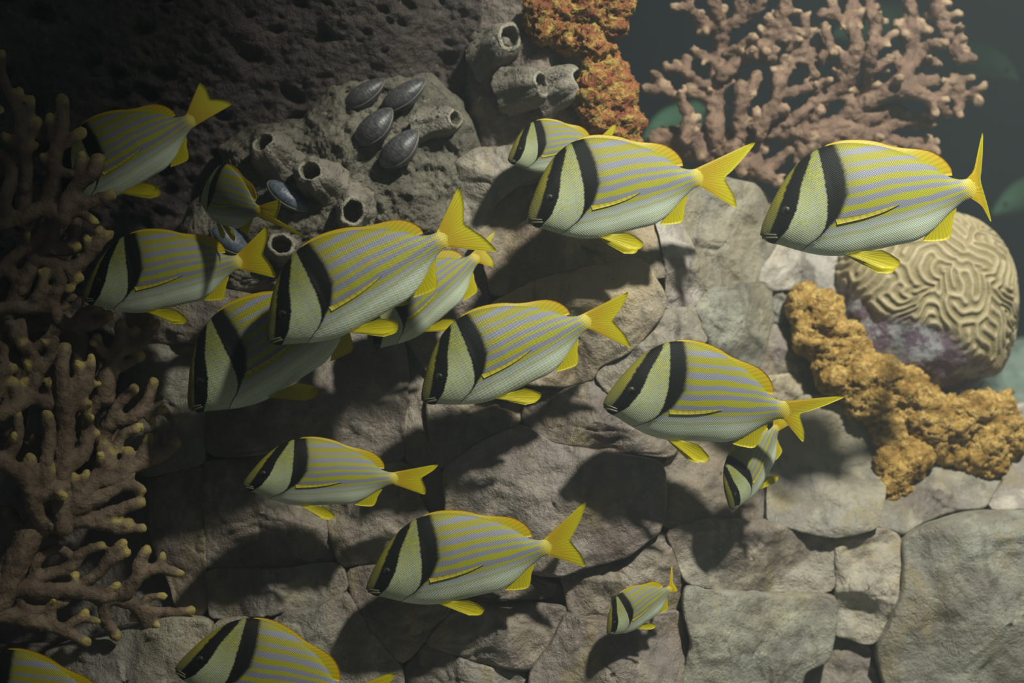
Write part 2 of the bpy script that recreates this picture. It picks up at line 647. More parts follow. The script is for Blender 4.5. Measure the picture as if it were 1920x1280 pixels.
def make_fish(label, snout, tail, Y0, dY, bend=0.0, tail_yaw=0.0, hs=1.0, roll=0.0, group=None, pelv=1.08, pect=0.004, tailpx=None, green=False, wide=1.0, small=False):
    """snout / tail: pixels of the two ends in the photo; Y0: depth of the snout, dY: depth gained towards the tail"""
    A, B = W(snout[0], snout[1], Y0), W(tail[0], tail[1], Y0 + dY)
    L = (B - A).length
    ex = (B - A).normalized()
    ez = (Vector((0, 0, 1)) - ex * ex.z).normalized()
    ey = ez.cross(ex)
    R = Matrix((ex, ey, ez)).transposed().to_4x4()
    root = empty('green_fish' if green else 'striped_fish')
    root.matrix_world = Matrix.Translation(A + ex * (0.45 * L)) @ R @ Matrix.Rotation(roll, 4, 'X') @ Matrix.Scale(L, 4)
    tag(root, label, 'fish', group)
    bd = Bend(bend, tail_yaw)
    skin, dors, fin, tailm, pecm = (MATS[k] for k in (('green', 'green', 'green', 'green', 'green') if green else ('skin', 'dorsal', 'fin', 'tail', 'pect')))
    # body
    ns, nt = (64, 36) if small else (110, 56)
    S = np.concatenate([[0.0, .003, .008], 0.015 + (1.035 - 0.015) * np.linspace(0, 1, ns - 3) ** 1.05])
    th = np.linspace(0, 2 * np.pi, nt, endpoint=False)
    Sg = np.repeat(S[:, None], nt, 1)
    Sc = np.minimum(Sg, 1.0)
    a, b = topc(Sc), botc(Sc)
    mid, half = (a + b) / 2, (a - b) / 2
    endf = np.where(Sg < 0.012, np.sqrt(np.clip(Sg / 0.012, 0.02, 1)), 1.0) * np.where(Sg > 1.0, 0.92, 1.0)
    v = np.sin(th)[None, :]
    c = np.cos(th)[None, :]
    t = mid + half * endf * v
    y = halfw(Sg) * wide * endf * c * (0.78 + 0.22 * c * c) * (1 - 0.75 * sstep(0.97, 1.03, Sg))
    # gill cover stands proud in front of its edge curve
    gx = np.interp(t, [-.11, -.1036, -.0688, -.0387, -.003, .083, .193, .30], [.16, .185, .2554, .291, .315, .33, .335, .335])
    op = sstep(0.018, 0.0, Sg - gx) * sstep(0.02, 0.14, Sg) * sstep(0.26, 0.12, t)
    y = y + np.sign(c) * 0.0065 * op * np.minimum(1, np.abs(c) * 2)
    # mouth cleft
    y = y * (1 - 0.22 * np.exp(-((t + 0.012 + Sg * 0.35) / 0.006) ** 2) * sstep(0.07, 0.03, Sg))
    V = bd(Sg, y, t * hs).reshape(-1, 3)
    F = grid_faces(len(S), nt, 0, True)
    F.append(tuple(reversed(range(nt))))
    F.append(tuple(range((len(S) - 1) * nt, len(S) * nt)))
    o = mesh_obj('body', V, [tuple(reversed(f)) for f in F], skin, root)
    q = (t - 0.020) / np.maximum(half / 0.24, 0.05) ** 0.42
    vec_attr(o.data, 'pat', np.stack([Sg, t, q], -1).reshape(-1, 3))
    nA = 24 if small else 44
    # dorsal fin
    bs = np.linspace(0.335, 0.885, 16)
    base = np.stack([bs, topc(bs) - 0.012], 1)
    outer = FZ([(600, 286), (700, 258), (850, 250), (1000, 270), (1100, 300), (1200, 314), (1300, 320), (1380, 335), (1450, 370), (1510, 425), (1540, 475), (1545, 518)])
    make_fin('dorsal_fin', base, outer, 0, 0.006, dors, bd, hs, root, nA, 8, 0.006, 20)
    # anal fin
    bs = np.linspace(0.765, 0.915, 10)
    base = np.stack([bs, botc(bs) + 0.012], 1)
    outer = FZ([(1315, 1012), (1420, 1012), (1525, 985), (1540, 940), (1545, 870), (1575, 780)])
    make_fin('anal_fin', base, outer, 0, 0.004, fin, bd, hs, root, nA // 2, 8, 0.005, 8)
    # tail fin
    base = np.stack([np.full(9, 0.985), np.linspace(0.046, -0.046, 9)], 1)
    outer = np.array([(1.19, .168), (1.235, .178), (1.205, .115), (1.14, .045), (1.10, 0.004), (1.135, -.045), (1.19, -.105), (1.215, -.162), (1.175, -.155)])
    if tailpx:
        a2 = np.array([tail[0] - snout[0], tail[1] - snout[1]], float)
        l2 = np.linalg.norm(a2)
        a2 /= l2
        lpx = L * 1000 * DCAM / (DCAM + Y0 + dY)
        u2 = np.array([a2[1], -a2[0]])
        cy = math.cos(tail_yaw)
        U, K, D = [(1 + (np.array(p, float) - np.array(tail)) @ a2 / l2 / cy, (np.array(p, float) - np.array(tail)) @ u2 / lpx / hs) for p in tailpx]
        U, K, D = np.array(U), np.array(K), np.array(D)
        b0, b1 = base[0], base[-1]
        outer = np.array([U * 0.86 + b0 * 0.14 + np.array([0, .004]), U, U * 0.62 + K * 0.38 + np.array([.014, 0]), U * 0.22 + K * 0.78 + np.array([.004, 0]), K,
                          D * 0.22 + K * 0.78 + np.array([.004, 0]), D * 0.62 + K * 0.38 + np.array([.014, 0]), D, D * 0.86 + b1 * 0.14 - np.array([0, .004])])
    make_fin('tail_fin', base, outer, 0, 0, tailm, bd, hs, root, nA, 10, 0.0055, 16)
    # pelvic fins
    for sg in (-1, 1):
        base = FZ([(735, 1112), (790, 1104), (850, 1092)])
        outer = FZ([(740 + 240 * pelv, 1120 + 94 * pelv), (740 + 345 * pelv, 1120 + 82 * pelv), (740 + 362 * pelv, 1120 + 50 * pelv), (740 + 318 * pelv, 1120 + 8 * pelv), (740 + 240 * pelv, 1092 - 8 * pelv)])
        if sg > 0:
            outer = outer + np.array([0.0, -0.018])
        make_fin('pelvic_fin', base, outer, sg * 0.022, sg * 0.05, fin, bd, hs, root, nA // 2, 8, 0.004, 7)
    # pectoral fins
    n = 14
    up = resample(FZ([(640, 858), (870, 815), (1120, 742)]), n)
    lowr = resample(FZ([(655, 897), (870, 846), (1010, 798), (1120, 746)]), n)
    for sg in (-1, 1):
        k = np.linspace(0, 1, n)
        yb = sg * (body_y(up[:, 0], up[:, 1]) * wide + 0.001 + pect * k)[:, None]
        nB = 7
        make_fin('pectoral_fin', up, lowr, yb, yb, pecm, bd, hs, root, n, nB, 0.0014, 1, lin=True)
    # eyes
    es, et = FZ([(288, 800)])[0]
    ey_ = float(body_y(np.array(es), np.array(et))) * wide
    for sg in (-1, 1):
        cpos = bd(es, sg * (ey_ - 0.006), et * hs)
        v_, f_ = ball((0.030, 0.017, 0.030), cpos, 10, 18)
        e = mesh_obj('eye', v_, f_, MATS['eye'], root)
        cp = bd(es, sg * (ey_ + 0.0055), et * hs)
        v_, f_ = ball((0.017, 0.007, 0.017), cp, 8, 14)
        mesh_obj('pupil', v_, f_, MATS['pupil'], e)
    # lips
    for dt, ln, r in ((0.003, 0.060, 0.0042), (-0.015, 0.055, 0.0052)):
        k = np.linspace(-1, 1, 15)
        ss = 0.004 + ln * np.abs(k) ** 1.6 + (0.006 if dt < 0 else 0)
        tt_ = dt - 0.33 * ss * (1.0 if dt > 0 else 0.75)
        yy = np.sign(k) * np.minimum(halfw(ss) * wide * 0.93, 0.2) * np.minimum(1, np.abs(k) * 2.2)
        V, F = tube_verts(bd(ss, yy, tt_ * hs), r, 8)
        mesh_obj('lip', V, F, MATS['lip'], root)
    return root


# ------------------------------------------------------------------ rock wall
def ydepth(px, py):
    px, py = np.asarray(px, float), np.asarray(py, float)
    y = 0.21 + (640 - py) * 0.00012
    y = y + sstep(1170, 1560, px) * (0.30 - 0.14 * sstep(830, 1000, py))
    y = y + sstep(420, 120, px) * 0.04
    return y


def PXW(px, py, Y, Yref):
    k = (DCAM + Yref) / DCAM / 1000.0
    return np.stack([(px - 960) * k, Y, (640 - py) * k], -1)


def sdpoly(P, poly):
    poly = np.asarray(poly, float)
    d2 = np.full(len(P), 1e18)
    inside = np.zeros(len(P), bool)
    n = len(poly)
    for i in range(n):
        a, b = poly[i], poly[(i + 1) % n]
        e = b - a
        w = P - a
        t = np.clip((w @ e) / (e @ e), 0, 1)
        d = w - t[:, None] * e
        d2 = np.minimum(d2, (d * d).sum(1))
        cond = (a[1] <= P[:, 1]) != (b[1] <= P[:, 1])
        with np.errstate(divide='ignore', invalid='ignore'):
            xi = a[0] + (P[:, 1] - a[1]) / (e[1] if e[1] != 0 else 1e-9) * e[0]
        inside ^= cond & (P[:, 0] < xi)
    return np.sqrt(d2) * np.where(inside, -1, 1)


def centroid(poly):
    p = np.asarray(poly, float)
    x, y = p[:, 0], p[:, 1]
    x2, y2 = np.roll(x, -1), np.roll(y, -1)
    c = x * y2 - x2 * y
    A = c.sum() / 2
    return np.array([((x + x2) * c).sum() / (6 * A), ((y + y2) * c).sum() / (6 * A)])


def star_block(name, cen, radii, ang, mat, parent, off, yfun, edge_r=16, edge_d=0.022, facet=0.05, rough=0.010, rscale=14.0, nr=20, seed=0, back=0.12, bulge=0.0, extra=None):
    """a stone: front face with facets, rounded worn edges, sides running back into the wall"""
    rs = np.random.RandomState(seed)
    nk = len(ang)
    fr = 1 - (1 - np.linspace(0, 1, nr)) ** 1.7
    fr[0] = 0.004
    Rr = fr[:, None] * radii[None, :]
    px = cen[0] + Rr * np.cos(ang)[None, :]
    py = cen[1] + Rr * np.sin(ang)[None, :]
    d = (1 - fr)[:, None] * radii[None, :]
    x = np.clip(1 - d / edge_r, 0, 1)
    h = -edge_d * (1 - np.sqrt(1 - np.minimum(x, 0.999) ** 2))
    # facets: smooth minimum of tilted planes
    npl = rs.randint(3, 6)
    a0 = rs.rand() * 6.28
    rm = radii.mean()
    pl = []
    for i in range(npl):
        al = a0 + 6.283 * (i + rs.rand() * 0.6) / npl
        sl = (0.25 + rs.rand()) * facet
        pl.append(-(np.cos(al) * (px - cen[0]) + np.sin(al) * (py - cen[1])) / rm * sl + facet * (0.15 + 0.35 * rs.rand()))
    pl.append(np.full_like(px, facet * 0.35))
    h = h + np.maximum(np.min(np.stack(pl), 0), -0.014 if facet < 0.09 else -1)
    h = h + bulge * (1 - (Rr / np.maximum(radii[None, :], 1)) ** 2)
    Yr = yfun(px, py)
    P0 = PXW(px, py, Yr, Yr).reshape(-1, 3)
    nz = fbm(P0 + seed * 1.37, rscale, 4, 0.55).reshape(px.shape)
    nz2 = fbm(P0 + seed * 2.1, rscale * 0.35, 2).reshape(px.shape)
    h = h + rough * nz + rough * 1.2 * nz2
    if extra is not None:
        h = h + extra(px, py, P0).reshape(px.shape)
    Y = Yr + off - h
    rows = [PXW(px, py, Y, Yr)]
    for bk, sh in ((0.25, 0.995), (0.6, 0.985), (1.0, 0.95)):
        qx = cen[0] + radii * sh * np.cos(ang)
        qy = cen[1] + radii * sh * np.sin(ang)
        rows.append(PXW(qx, qy, Y[-1] + back * bk, Yr[-1])[None])
    V = np.concatenate([r.reshape(-1, 3) for r in rows])
    n = nr + 3
    F = [tuple(reversed(f)) for f in grid_faces(n, nk, 0, True)]
    F.append(tuple(range(nk)))
    F.append(tuple(reversed(range((n - 1) * nk, n * nk))))
    F = [tuple(reversed(f)) for f in F]
    o = mesh_obj(name, V, F, mat, None)
    ctr = Vector(V.mean(0).tolist())
    o.data.transform(Matrix.Translation(-ctr))
    o.location = ctr
    if parent:
        keep(o, parent)
    return o


def poly_radii(poly, cen, nk=96, wob=4.0, seed=0):
    ang = np.linspace(0, 2 * np.pi, nk, endpoint=False)
    steps = np.linspace(1, 1500, 750)
    R = np.zeros(nk)
    for i, a in enumerate(ang):
        P = np.stack([cen[0] + steps * math.cos(a), cen[1] + steps * math.sin(a)], 1)
        ins = sdpoly(P, poly) < 0
        R[i] = steps[np.where(ins)[0].max()] if ins.any() else 5
    # soften corners
    R2 = (np.roll(R, 1) + 2 * R + np.roll(R, -1)) / 4
    C = np.stack([np.cos(ang) * 3, np.sin(ang) * 3, np.full(nk, seed * 1.7)], 1)
    return ang, R2 + wob * fbm(C, 2.2, 4, 0.6)


def chipped(seed):
    def f(px, py, P0):
        n = fbm(P0 + seed * 3.1, 7.0, 3, 0.5)
        st = np.floor(n * 5) + sstep(0.5, 1.0, n * 5 - np.floor(n * 5))
        m = fbm(P0 + seed * 1.9 + 4, 11.0, 2, 0.5)
        cr = np.exp(-(m / 0.035) ** 2)
        return 0.006 * st - 0.003 * cr
    return f


BROWN = (0.212, 0.182, 0.148)
GREY = (0.235, 0.225, 0.195)
PURP = (0.190, 0.164, 0.144)
PALE = (0.31, 0.283, 0.235)
TAN = (0.30, 0.255, 0.185)
LIGHT = (0.345, 0.325, 0.30)
UMBER = (0.195, 0.172, 0.148)
GREEN = (0.25, 0.25, 0.21)

# outlines of the stones as seen in the photograph, depth offset, tint, relief
STONES = [
    ([(905, 490), (925, 385), (985, 335), (1080, 345), (1190, 400), (1232, 440), (1246, 548), (1205, 482), (1090, 500), (1003, 523), (925, 563)], -0.03, TAN, 0.075),
    ([(870, 345), (905, 322), (1010, 312), (1060, 335), (985, 338), (925, 388), (905, 420), (880, 400)], -0.02, PALE, 0.03),
    ([(928, 570), (1004, 528), (1090, 504), (1202, 486), (1244, 556), (1237, 588), (1190, 650), (1116, 690), (1104, 710), (1057, 723), (979, 714), (900, 720), (852, 655)], -0.035, TAN, 0.06),
    ([(1118, 696), (1194, 654), (1242, 592), (1302, 578), (1325, 640), (1270, 660), (1200, 690), (1150, 745)], -0.02, PALE, 0.045),
    ([(985, 728), (1057, 730), (1112, 716), (1145, 752), (1260, 800), (1270, 850), (1180, 848), (1100, 836), (1036, 826), (978, 790)], -0.015, PURP, 0.045),
    ([(838, 960), (842, 875), (890, 835), (975, 796), (1036, 832), (1097, 842), (1140, 852), (1228, 862), (1246, 940), (1225, 1000), (1177, 1038), (1097, 1058), (1000, 1072), (900, 1040)], -0.03, PURP, 0.06),
    ([(800, 745), (845, 700), (900, 724), (980, 718), (974, 792), (890, 832), (842, 868), (806, 860)], 0.0, BROWN, 0.04),
    ([(762, 648), (798, 700), (798, 760), (806, 865), (836, 955), (806, 965), (764, 880), (757, 820), (768, 700)], 0.02, BROWN, 0.025),
    ([(385, 800), (395, 720), (500, 690), (600, 640), (755, 636), (765, 700), (753, 820), (757, 862), (640, 880), (520, 850), (390, 862)], -0.01, PURP, 0.05),
    ([(386, 868), (520, 842), (600, 866), (590, 930), (608, 970), (622, 1050), (540, 1062), (386, 1064)], -0.01, BROWN, 0.04),
    ([(605, 960), (602, 900), (660, 880), (760, 868), (802, 968), (838, 1000), (840, 1040), (700, 1056), (642, 1058)], 0.0, BROWN, 0.04),
    ([(388, 1070), (540, 1066), (622, 1056), (640, 1066), (645, 1100), (600, 1132), (480, 1150), (402, 1156)], -0.02, GREY, 0.03),
    ([(410, 1162), (480, 1154), (602, 1138), (640, 1112), (676, 1162), (748, 1252), (760, 1330), (430, 1330), (395, 1210)], -0.035, GREY, 0.05),
    ([(650, 1066), (700, 1060), (845, 1044), (905, 1046), (1000, 1078), (1050, 1090), (1056, 1130), (880, 1112), (850, 1130), (800, 1180), (760, 1240), (690, 1150)], -0.015, PURP, 0.035),
    ([(875, 1120), (980, 1126), (1054, 1146), (1030, 1200), (990, 1250), (900, 1240), (800, 1200)], -0.03, PURP, 0.045),
    ([(765, 1250), (800, 1208), (900, 1246), (985, 1258), (990, 1340), (770, 1340)], -0.02, GREY, 0.04),
    ([(1055, 1085), (1100, 1066), (1180, 1045), (1228, 1006), (1250, 1010), (1280, 1092), (1270, 1140), (1180, 1160), (1080, 1150)], -0.01, BROWN, 0.04),
    ([(1060, 1156), (1180, 1166), (1270, 1146), (1290, 1200), (1260, 1340), (995, 1340), (995, 1256), (1035, 1205)], -0.03, PURP, 0.05),
    ([(1252, 996), (1330, 974), (1420, 980), (1480, 1002), (1560, 1022), (1566, 1108), (1480, 1110), (1356, 1102), (1284, 1088)], -0.02, PALE, 0.05),
    ([(1284, 1096), (1356, 1108), (1480, 1116), (1565, 1114), (1560, 1180), (1550, 1230), (1500, 1250), (1480, 1340), (1268, 1340), (1296, 1200)], -0.03, GREEN, 0.05),
    ([(1570, 1022), (1600, 1006), (1660, 1004), (1690, 1040), (1682, 1110), (1652, 1190), (1620, 1205), (1568, 1188)], -0.02, PALE, 0.05),
    ([(1694, 1040), (1720, 1000), (1800, 962), (1900, 955), (2080, 960), (2080, 1340), (1670, 1340), (1640, 1220), (1688, 1112)], -0.04, GREEN, 0.08),
    ([(1560, 1192), (1620, 1210), (1640, 1225), (1668, 1340), (1490, 1340), (1510, 1255), (1555, 1235)], 0.01, UMBER, 0.04),
    ([(1440, 965), (1436, 870), (1460, 800), (1500, 742), (1560, 742), (1625, 792), (1660, 860), (1640, 972), (1590, 992), (1500, 985)], -0.03, GREY, 0.06),
    ([(1645, 975), (1662, 880), (1700, 860), (1860, 868), (1880, 900), (1850, 950), (1780, 958), (1700, 985)], 0.0, GREY, 0.05),
    ([(1850, 950), (1884, 900), (1870, 850), (1900, 800), (2060, 790), (2080, 950), (1900, 950)], -0.01, LIGHT, 0.05),
    ([(1272, 400), (1300, 365), (1400, 385), (1440, 440), (1442, 480), (1420, 522), (1320, 542), (1300, 460)], -0.01, GREY, 0.05),
    ([(1236, 425), (1268, 402), (1298, 462), (1322, 540), (1300, 572), (1252, 572), (1248, 500)], -0.03, LIGHT, 0.04),
    ([(1308, 578), (1326, 548), (1424, 528), (1446, 545), (1450, 592), (1420, 692), (1340, 662), (1326, 630)], -0.01, GREEN, 0.05),
    ([(1420, 522), (1446, 484), (1480, 472), (1560, 484), (1570, 540), (1490, 540), (1448, 542)], 0.0, LIGHT, 0.04),
    ([(1448, 546), (1490, 544), (1510, 560), (1512, 624), (1455, 606)], 0.0, GREY, 0.03),
    ([(1428, 692), (1450, 610), (1512, 630), (1530, 690), (1430, 702)], -0.01, LIGHT, 0.03),
    ([(1445, 708), (1520, 696), (1600, 770), (1560, 738), (1500, 738), (1440, 790), (1390, 760)], 0.0, PALE, 0.03),
    ([(1265, 855), (1330, 800), (1400, 770), (1440, 792), (1434, 870), (1438, 960), (1420, 972), (1330, 968), (1252, 988), (1250, 930)], -0.005, BROWN, 0.05),
    ([(1145, 752), (1205, 692), (1275, 662), (1330, 645), (1420, 698), (1390, 762), (1330, 796), (1262, 800)], 0.01, GREY, 0.045),
    ([(255, 650), (372, 640), (378, 760), (378, 868), (270, 890), (205, 800)], -0.02, GREY, 0.05),
    ([(275, 898), (378, 874), (382, 1064), (386, 1150), (330, 1130), (290, 1010)], 0.0, BROWN, 0.04),
    ([(100, 1215), (340, 1165), (400, 1164), (388, 1215), (420, 1340), (60, 1340)], -0.06, GREY, 0.05),
    ([(215, 572), (405, 584), (500, 600), (400, 640), (250, 646), (200, 620)], -0.02, UMBER, 0.03),
    ([(775, 470), (840, 440), (900, 470), (922, 560), (850, 650), (845, 695), (800, 700), (765, 640), (700, 610), (720, 500)], 0.0, BROWN, 0.05),
    ([(-160, 640), (60, 620), (200, 625), (250, 655), (200, 800), (265, 895), (275, 1010), (320, 1130), (100, 1205), (-160, 1210)], 0.06, UMBER, 0.06),
    ([(-160, 1215), (95, 1215), (55, 1340), (-160, 1340)], 0.0, UMBER, 0.04),
]


def build_wall():
    # the rock core behind the stones is the wall itself
    core = [(-260, 620), (330, 590), (420, 520), (700, 400), (880, 290), (1100, 235), (1160, 240), (1235, 330), (1420, 420), (1450, 500), (1500, 545), (1560, 720), (1700, 800), (1890, 830), (2140, 860), (2140, 1950), (-260, 1950)]
    cen = np.array([900.0, 740.0])
    ang, R = poly_radii(core, cen, 220, 10, 5)
    wall = star_block('wall_back', cen, R, ang, MATS['mortar'], None, 0.034, ydepth, 40, 0.06, 0.0, 0.02, 9.0, 50, 5, 0.22)
    wall['kind'] = 'structure'
    polys = [np.asarray(s[0], float) for s in STONES]
    boxes = [(p.min(0) - 40, p.max(0) + 40) for p in polys]
    gap, grow = -5.0, 46.0
    nk = 96
    ang = np.linspace(0, 2 * np.pi, nk, endpoint=False)
    for i, (poly, off, tint, relief) in enumerate(STONES):
        P0 = polys[i]
        cen = centroid(P0)
        if sdpoly(cen[None], P0)[0] > 0:
            cen = P0.mean(0)
        rmax = np.linalg.norm(P0 - cen, axis=1).max() + grow + 4
        steps = np.arange(2.0, rmax, 2.0)
        PP = (cen[None, None] + steps[None, :, None] * np.stack([np.cos(ang), np.sin(ang)], 1)[:, None, :]).reshape(-1, 2)
        own = sdpoly(PP, P0)
        other = np.full(len(PP), 1e9)
        for j in range(len(polys)):
            if j != i and (boxes[j][0] < boxes[i][1]).all() and (boxes[j][1] > boxes[i][0]).all():
                other = np.minimum(other, sdpoly(PP, polys[j]))
        ok = ((own < other - gap) & (own < grow)).reshape(nk, -1)
        R = np.zeros(nk)
        for k in range(nk):
            bad = np.where(~ok[k])[0]
            # the last good sample before leaving for good
            g = np.where(ok[k])[0]
            R[k] = steps[g.max()] if len(g) else 6.0
        R = np.minimum(R, np.minimum(np.roll(R, 1), np.roll(R, -1)) + 14)
        R = (np.roll(R, 1) + 2 * R + np.roll(R, -1)) / 4
        C = np.stack([np.cos(ang) * 4, np.sin(ang) * 4, np.full(nk, i * 1.7)], 1)
        R = R + 2.2 * fbm(C, 2.5, 3, 0.6) - 0.5
        st = star_block('stone', cen, R, ang, MATS['stone'], wall, off, ydepth, 3 + 7 * random.random(), 0.002 + 0.009 * random.random(), relief, 0.010, 16.0, 34, i + 20, 0.10, 0.0, chipped(i))
        v = 1.02 + 0.22 * random.random()
        st.color = (tint[0] * v, tint[1] * v, tint[2] * v, 1)
    return wall


wall_back = build_wall()


def structure_mesh(name, verts, faces, mat):
    o = mesh_obj(name, verts, faces, mat, None, False)
    o['kind'] = 'structure'
    return o


def water_wall_material():
    M = Mat('tank_back', 0.9, 0.1)
    P = M.pos()
    n = M.noise(P, 1.1, 3, 0.5, 0.5)
    M.color(M.mix(M.ss(n, 0.35, 0.65), (0.052, 0.088, 0.13), (0.085, 0.12, 0.155)))
    return M.m


def sand_material():
    M = Mat('sand', 0.9, 0.2)
    n = M.noise(M.pos(), 60.0, 4, 0.7)
    M.color(M.mix(n, (0.34, 0.36, 0.32), (0.55, 0.56, 0.48)))
    M.normal(M.bump(n, 0.5, 0.02))
    return M.m


def build_water():
    m = bpy.data.materials.new('water')
    m.use_nodes = True
    nt = m.node_tree
    nt.nodes.remove(nt.nodes['Principled BSDF'])
    v = nt.nodes.new('ShaderNodeVolumeScatter')
    v.inputs['Color'].default_value = (0.80, 0.94, 1.0, 1)
    v.inputs['Density'].default_value = 0.062
    v.inputs['Anisotropy'].default_value = 0.25
    nt.links.new(v.outputs[0], nt.nodes['Material Output'].inputs['Volume'])
    x0, x1, y0, y1, z0, z1 = -3.9, 4.9, -2.2, 3.18, -1.34, 1.6
    o = mesh_obj('water', [(x0, y0, z0), (x1, y0, z0), (x1, y1, z0), (x0, y1, z0), (x0, y0, z1), (x1, y0, z1), (x1, y1, z1), (x0, y1, z1)],
                 [(3, 2, 1, 0), (4, 5, 6, 7), (0, 1, 5, 4), (2, 3, 7, 6), (1, 2, 6, 5), (3, 0, 4, 7)], m, None, False)
    o['kind'] = 'structure'


build_water()
mb = water_wall_material()
structure_mesh('wall_far', [(-4, 3.2, -2.2), (5, 3.2, -2.2), (5, 3.2, 3.2), (-4, 3.2, 3.2), (-4, 3.3, -2.2), (5, 3.3, -2.2), (5, 3.3, 3.2), (-4, 3.3, 3.2)],
               [(0, 1, 2, 3), (7, 6, 5, 4), (0, 4, 5, 1), (3, 2, 6, 7), (1, 5, 6, 2), (0, 3, 7, 4)], mb)
structure_mesh('floor', [(-4, -2.4, -1.35), (5, -2.4, -1.35), (5, 3.25, -1.35), (-4, 3.25, -1.35), (-4, -2.4, -1.45), (5, -2.4, -1.45), (5, 3.25, -1.45), (-4, 3.25, -1.45)],
               [(0, 1, 2, 3), (7, 6, 5, 4), (0, 4, 5, 1), (3, 2, 6, 7), (1, 5, 6, 2), (0, 3, 7, 4)], sand_material())


# ------------------------------------------------------------------ dark pitted rock, top left
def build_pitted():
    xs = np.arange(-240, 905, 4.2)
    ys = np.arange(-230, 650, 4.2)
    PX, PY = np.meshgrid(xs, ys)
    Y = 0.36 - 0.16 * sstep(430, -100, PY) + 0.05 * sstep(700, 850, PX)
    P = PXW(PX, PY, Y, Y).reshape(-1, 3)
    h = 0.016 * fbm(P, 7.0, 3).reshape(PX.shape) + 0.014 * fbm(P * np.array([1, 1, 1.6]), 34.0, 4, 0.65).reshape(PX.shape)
    rs = np.random.RandomState(21)
    for i in range(420):
        cx, cy = rs.uniform(-200, 880), rs.uniform(-200, 620)
        rr = 5 + 13 * rs.rand() ** 2.2
        al = rs.uniform(-0.5, 0.9)
        i0, i1 = np.searchsorted(xs, [cx - 50, cx + 50])
        j0, j1 = np.searchsorted(ys, [cy - 50, cy + 50])
        dx, dy = PX[j0:j1, i0:i1] - cx, PY[j0:j1, i0:i1] - cy
        u = dx * math.cos(al) + dy * math.sin(al)
        v = -dx * math.sin(al) + dy * math.cos(al)
        g = np.exp(-((u / (rr * 1.5)) ** 2 + (v / (rr * 0.8)) ** 2) ** 1.6)
        h[j0:j1, i0:i1] -= g * rr * 0.0016
    Yf = Y - h
    V = PXW(PX, PY, Yf, Y)
    n, m = PX.shape
    back = PXW(PX, PY, Y + 0.10, Y)
    # border skirt
    ring = [(0, j) for j in range(m)] + [(i, m - 1) for i in range(1, n)] + [(n - 1, j) for j in range(m - 2, -1, -1)] + [(i, 0) for i in range(n - 2, 0, -1)]
    Vb = np.array([back[i, j] for i, j in ring])
    Vall = np.concatenate([V.reshape(-1, 3), Vb])
    F = grid_faces(n, m)
    N0 = n * m
    K = len(ring)
    idx = [i * m + j for i, j in ring]
    for k in range(K):
        F.append((idx[k], idx[(k + 1) % K], N0 + (k + 1) % K, N0 + k))
    F.append(tuple(N0 + k for k in range(K)))
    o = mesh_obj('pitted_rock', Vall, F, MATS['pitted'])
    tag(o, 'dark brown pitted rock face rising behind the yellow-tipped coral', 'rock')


build_pitted()


def lumpy(amp, sc_, octv=4):
    def f(px, py, P0):
        n = fbm(P0, sc_, octv, 0.6)
        return amp * (0.6 - np.abs(n) * 2.0)
    return f


def build_crust():
    poly = [(320, 440), (335, 385), (420, 330), (400, 270), (450, 232), (560, 215), (610, 150), (700, 118), (800, 122), (868, 185), (900, 270), (905, 330), (890, 420), (830, 460), (770, 490),
            (700, 520), (560, 560), (420, 560), (330, 520)]
    cen = np.array([640.0, 350.0])
    ang, R = poly_radii(poly, cen, 260, 9, 3)
    o = star_block('encrusted_rock', cen, R, ang, MATS['crust'], None, -0.005, lambda a, b: ydepth(a, b) + 0.0 * a, 50, 0.07, 0.03, 0.018, 16.0, 90, 8, 0.20, 0.02, lumpy(0.020, 24.0, 5))
    tag(o, 'knobbly grey-brown rock carrying barnacles and mussels', 'rock')
    poly = [(838, -200), (1040, -200), (1085, 20), (1100, 110), (1135, 190), (1190, 250), (1215, 330), (1100, 350), (1000, 330), (930, 335), (895, 330), (870, 230), (848, 120)]
    cen = np.array([975.0, 150.0])
    ang, R = poly_radii(poly, cen, 200, 7, 4)
    o = star_block('rock_pillar', cen, R, ang, MATS['pillar'], None, 0.0, lambda a, b: 0.29 + 0.10 * sstep(1020, 1200, a) + 0.0 * b, 60, 0.10, 0.05, 0.020, 11.0, 70, 9, 0.25, 0.03, lumpy(0.012, 20.0))
    tag(o, 'brown rough rock pillar between dark rock face and red-orange sponge', 'rock')


build_crust()

cen = np.array([1985.0, 745.0])
_ang, _R = poly_radii([(1860, 680), (1920, 640), (2100, 620), (2150, 800), (2170, 1600), (1885, 1600), (1870, 800)], cen, 120, 6, 6)
far_rock = star_block('pale_rock', cen, _R, _ang, MATS['pale'], None, 0.0, lambda a, b: 1.3 + 0 * a, 30, 0.10, 0.10, 0.02, 5.0, 30, 31, 0.4)
tag(far_rock, 'pale turquoise rock far behind the brain coral', 'rock')


# ------------------------------------------------------------------ barnacles and mussels
from mathutils.bvhtree import BVHTree


def surface(names):
    V, F = [], []
    for nme in names:
        o = bpy.data.objects[nme]
        n0 = len(V)
        V += [v.co + o.location for v in o.data.vertices]
        F += [tuple(i + n0 for i in p.vertices) for p in o.data.polygons]
    return BVHTree.FromPolygons(V, F)


REEF = surface(['encrusted_rock', 'rock_pillar', 'pitted_rock', 'wall_back'])


def reef_y(X, Z, default):
    h = REEF.ray_cast(Vector((X, -1.0, Z)), Vector((0, 1, 0)))
    return h[0].y if h[0] is not None else default

def frame_from(axis, roll=0.0):
    z = Vector(axis).normalized()
    x = Vector((0, 0, 1)).cross(z)
    x = x.normalized() if x.length > 1e-3 else Vector((1, 0, 0))
    y = z.cross(x)
    M = Matrix((x, y, z)).transposed().to_4x4()
    return M @ Matrix.Rotation(roll, 4, 'Z')


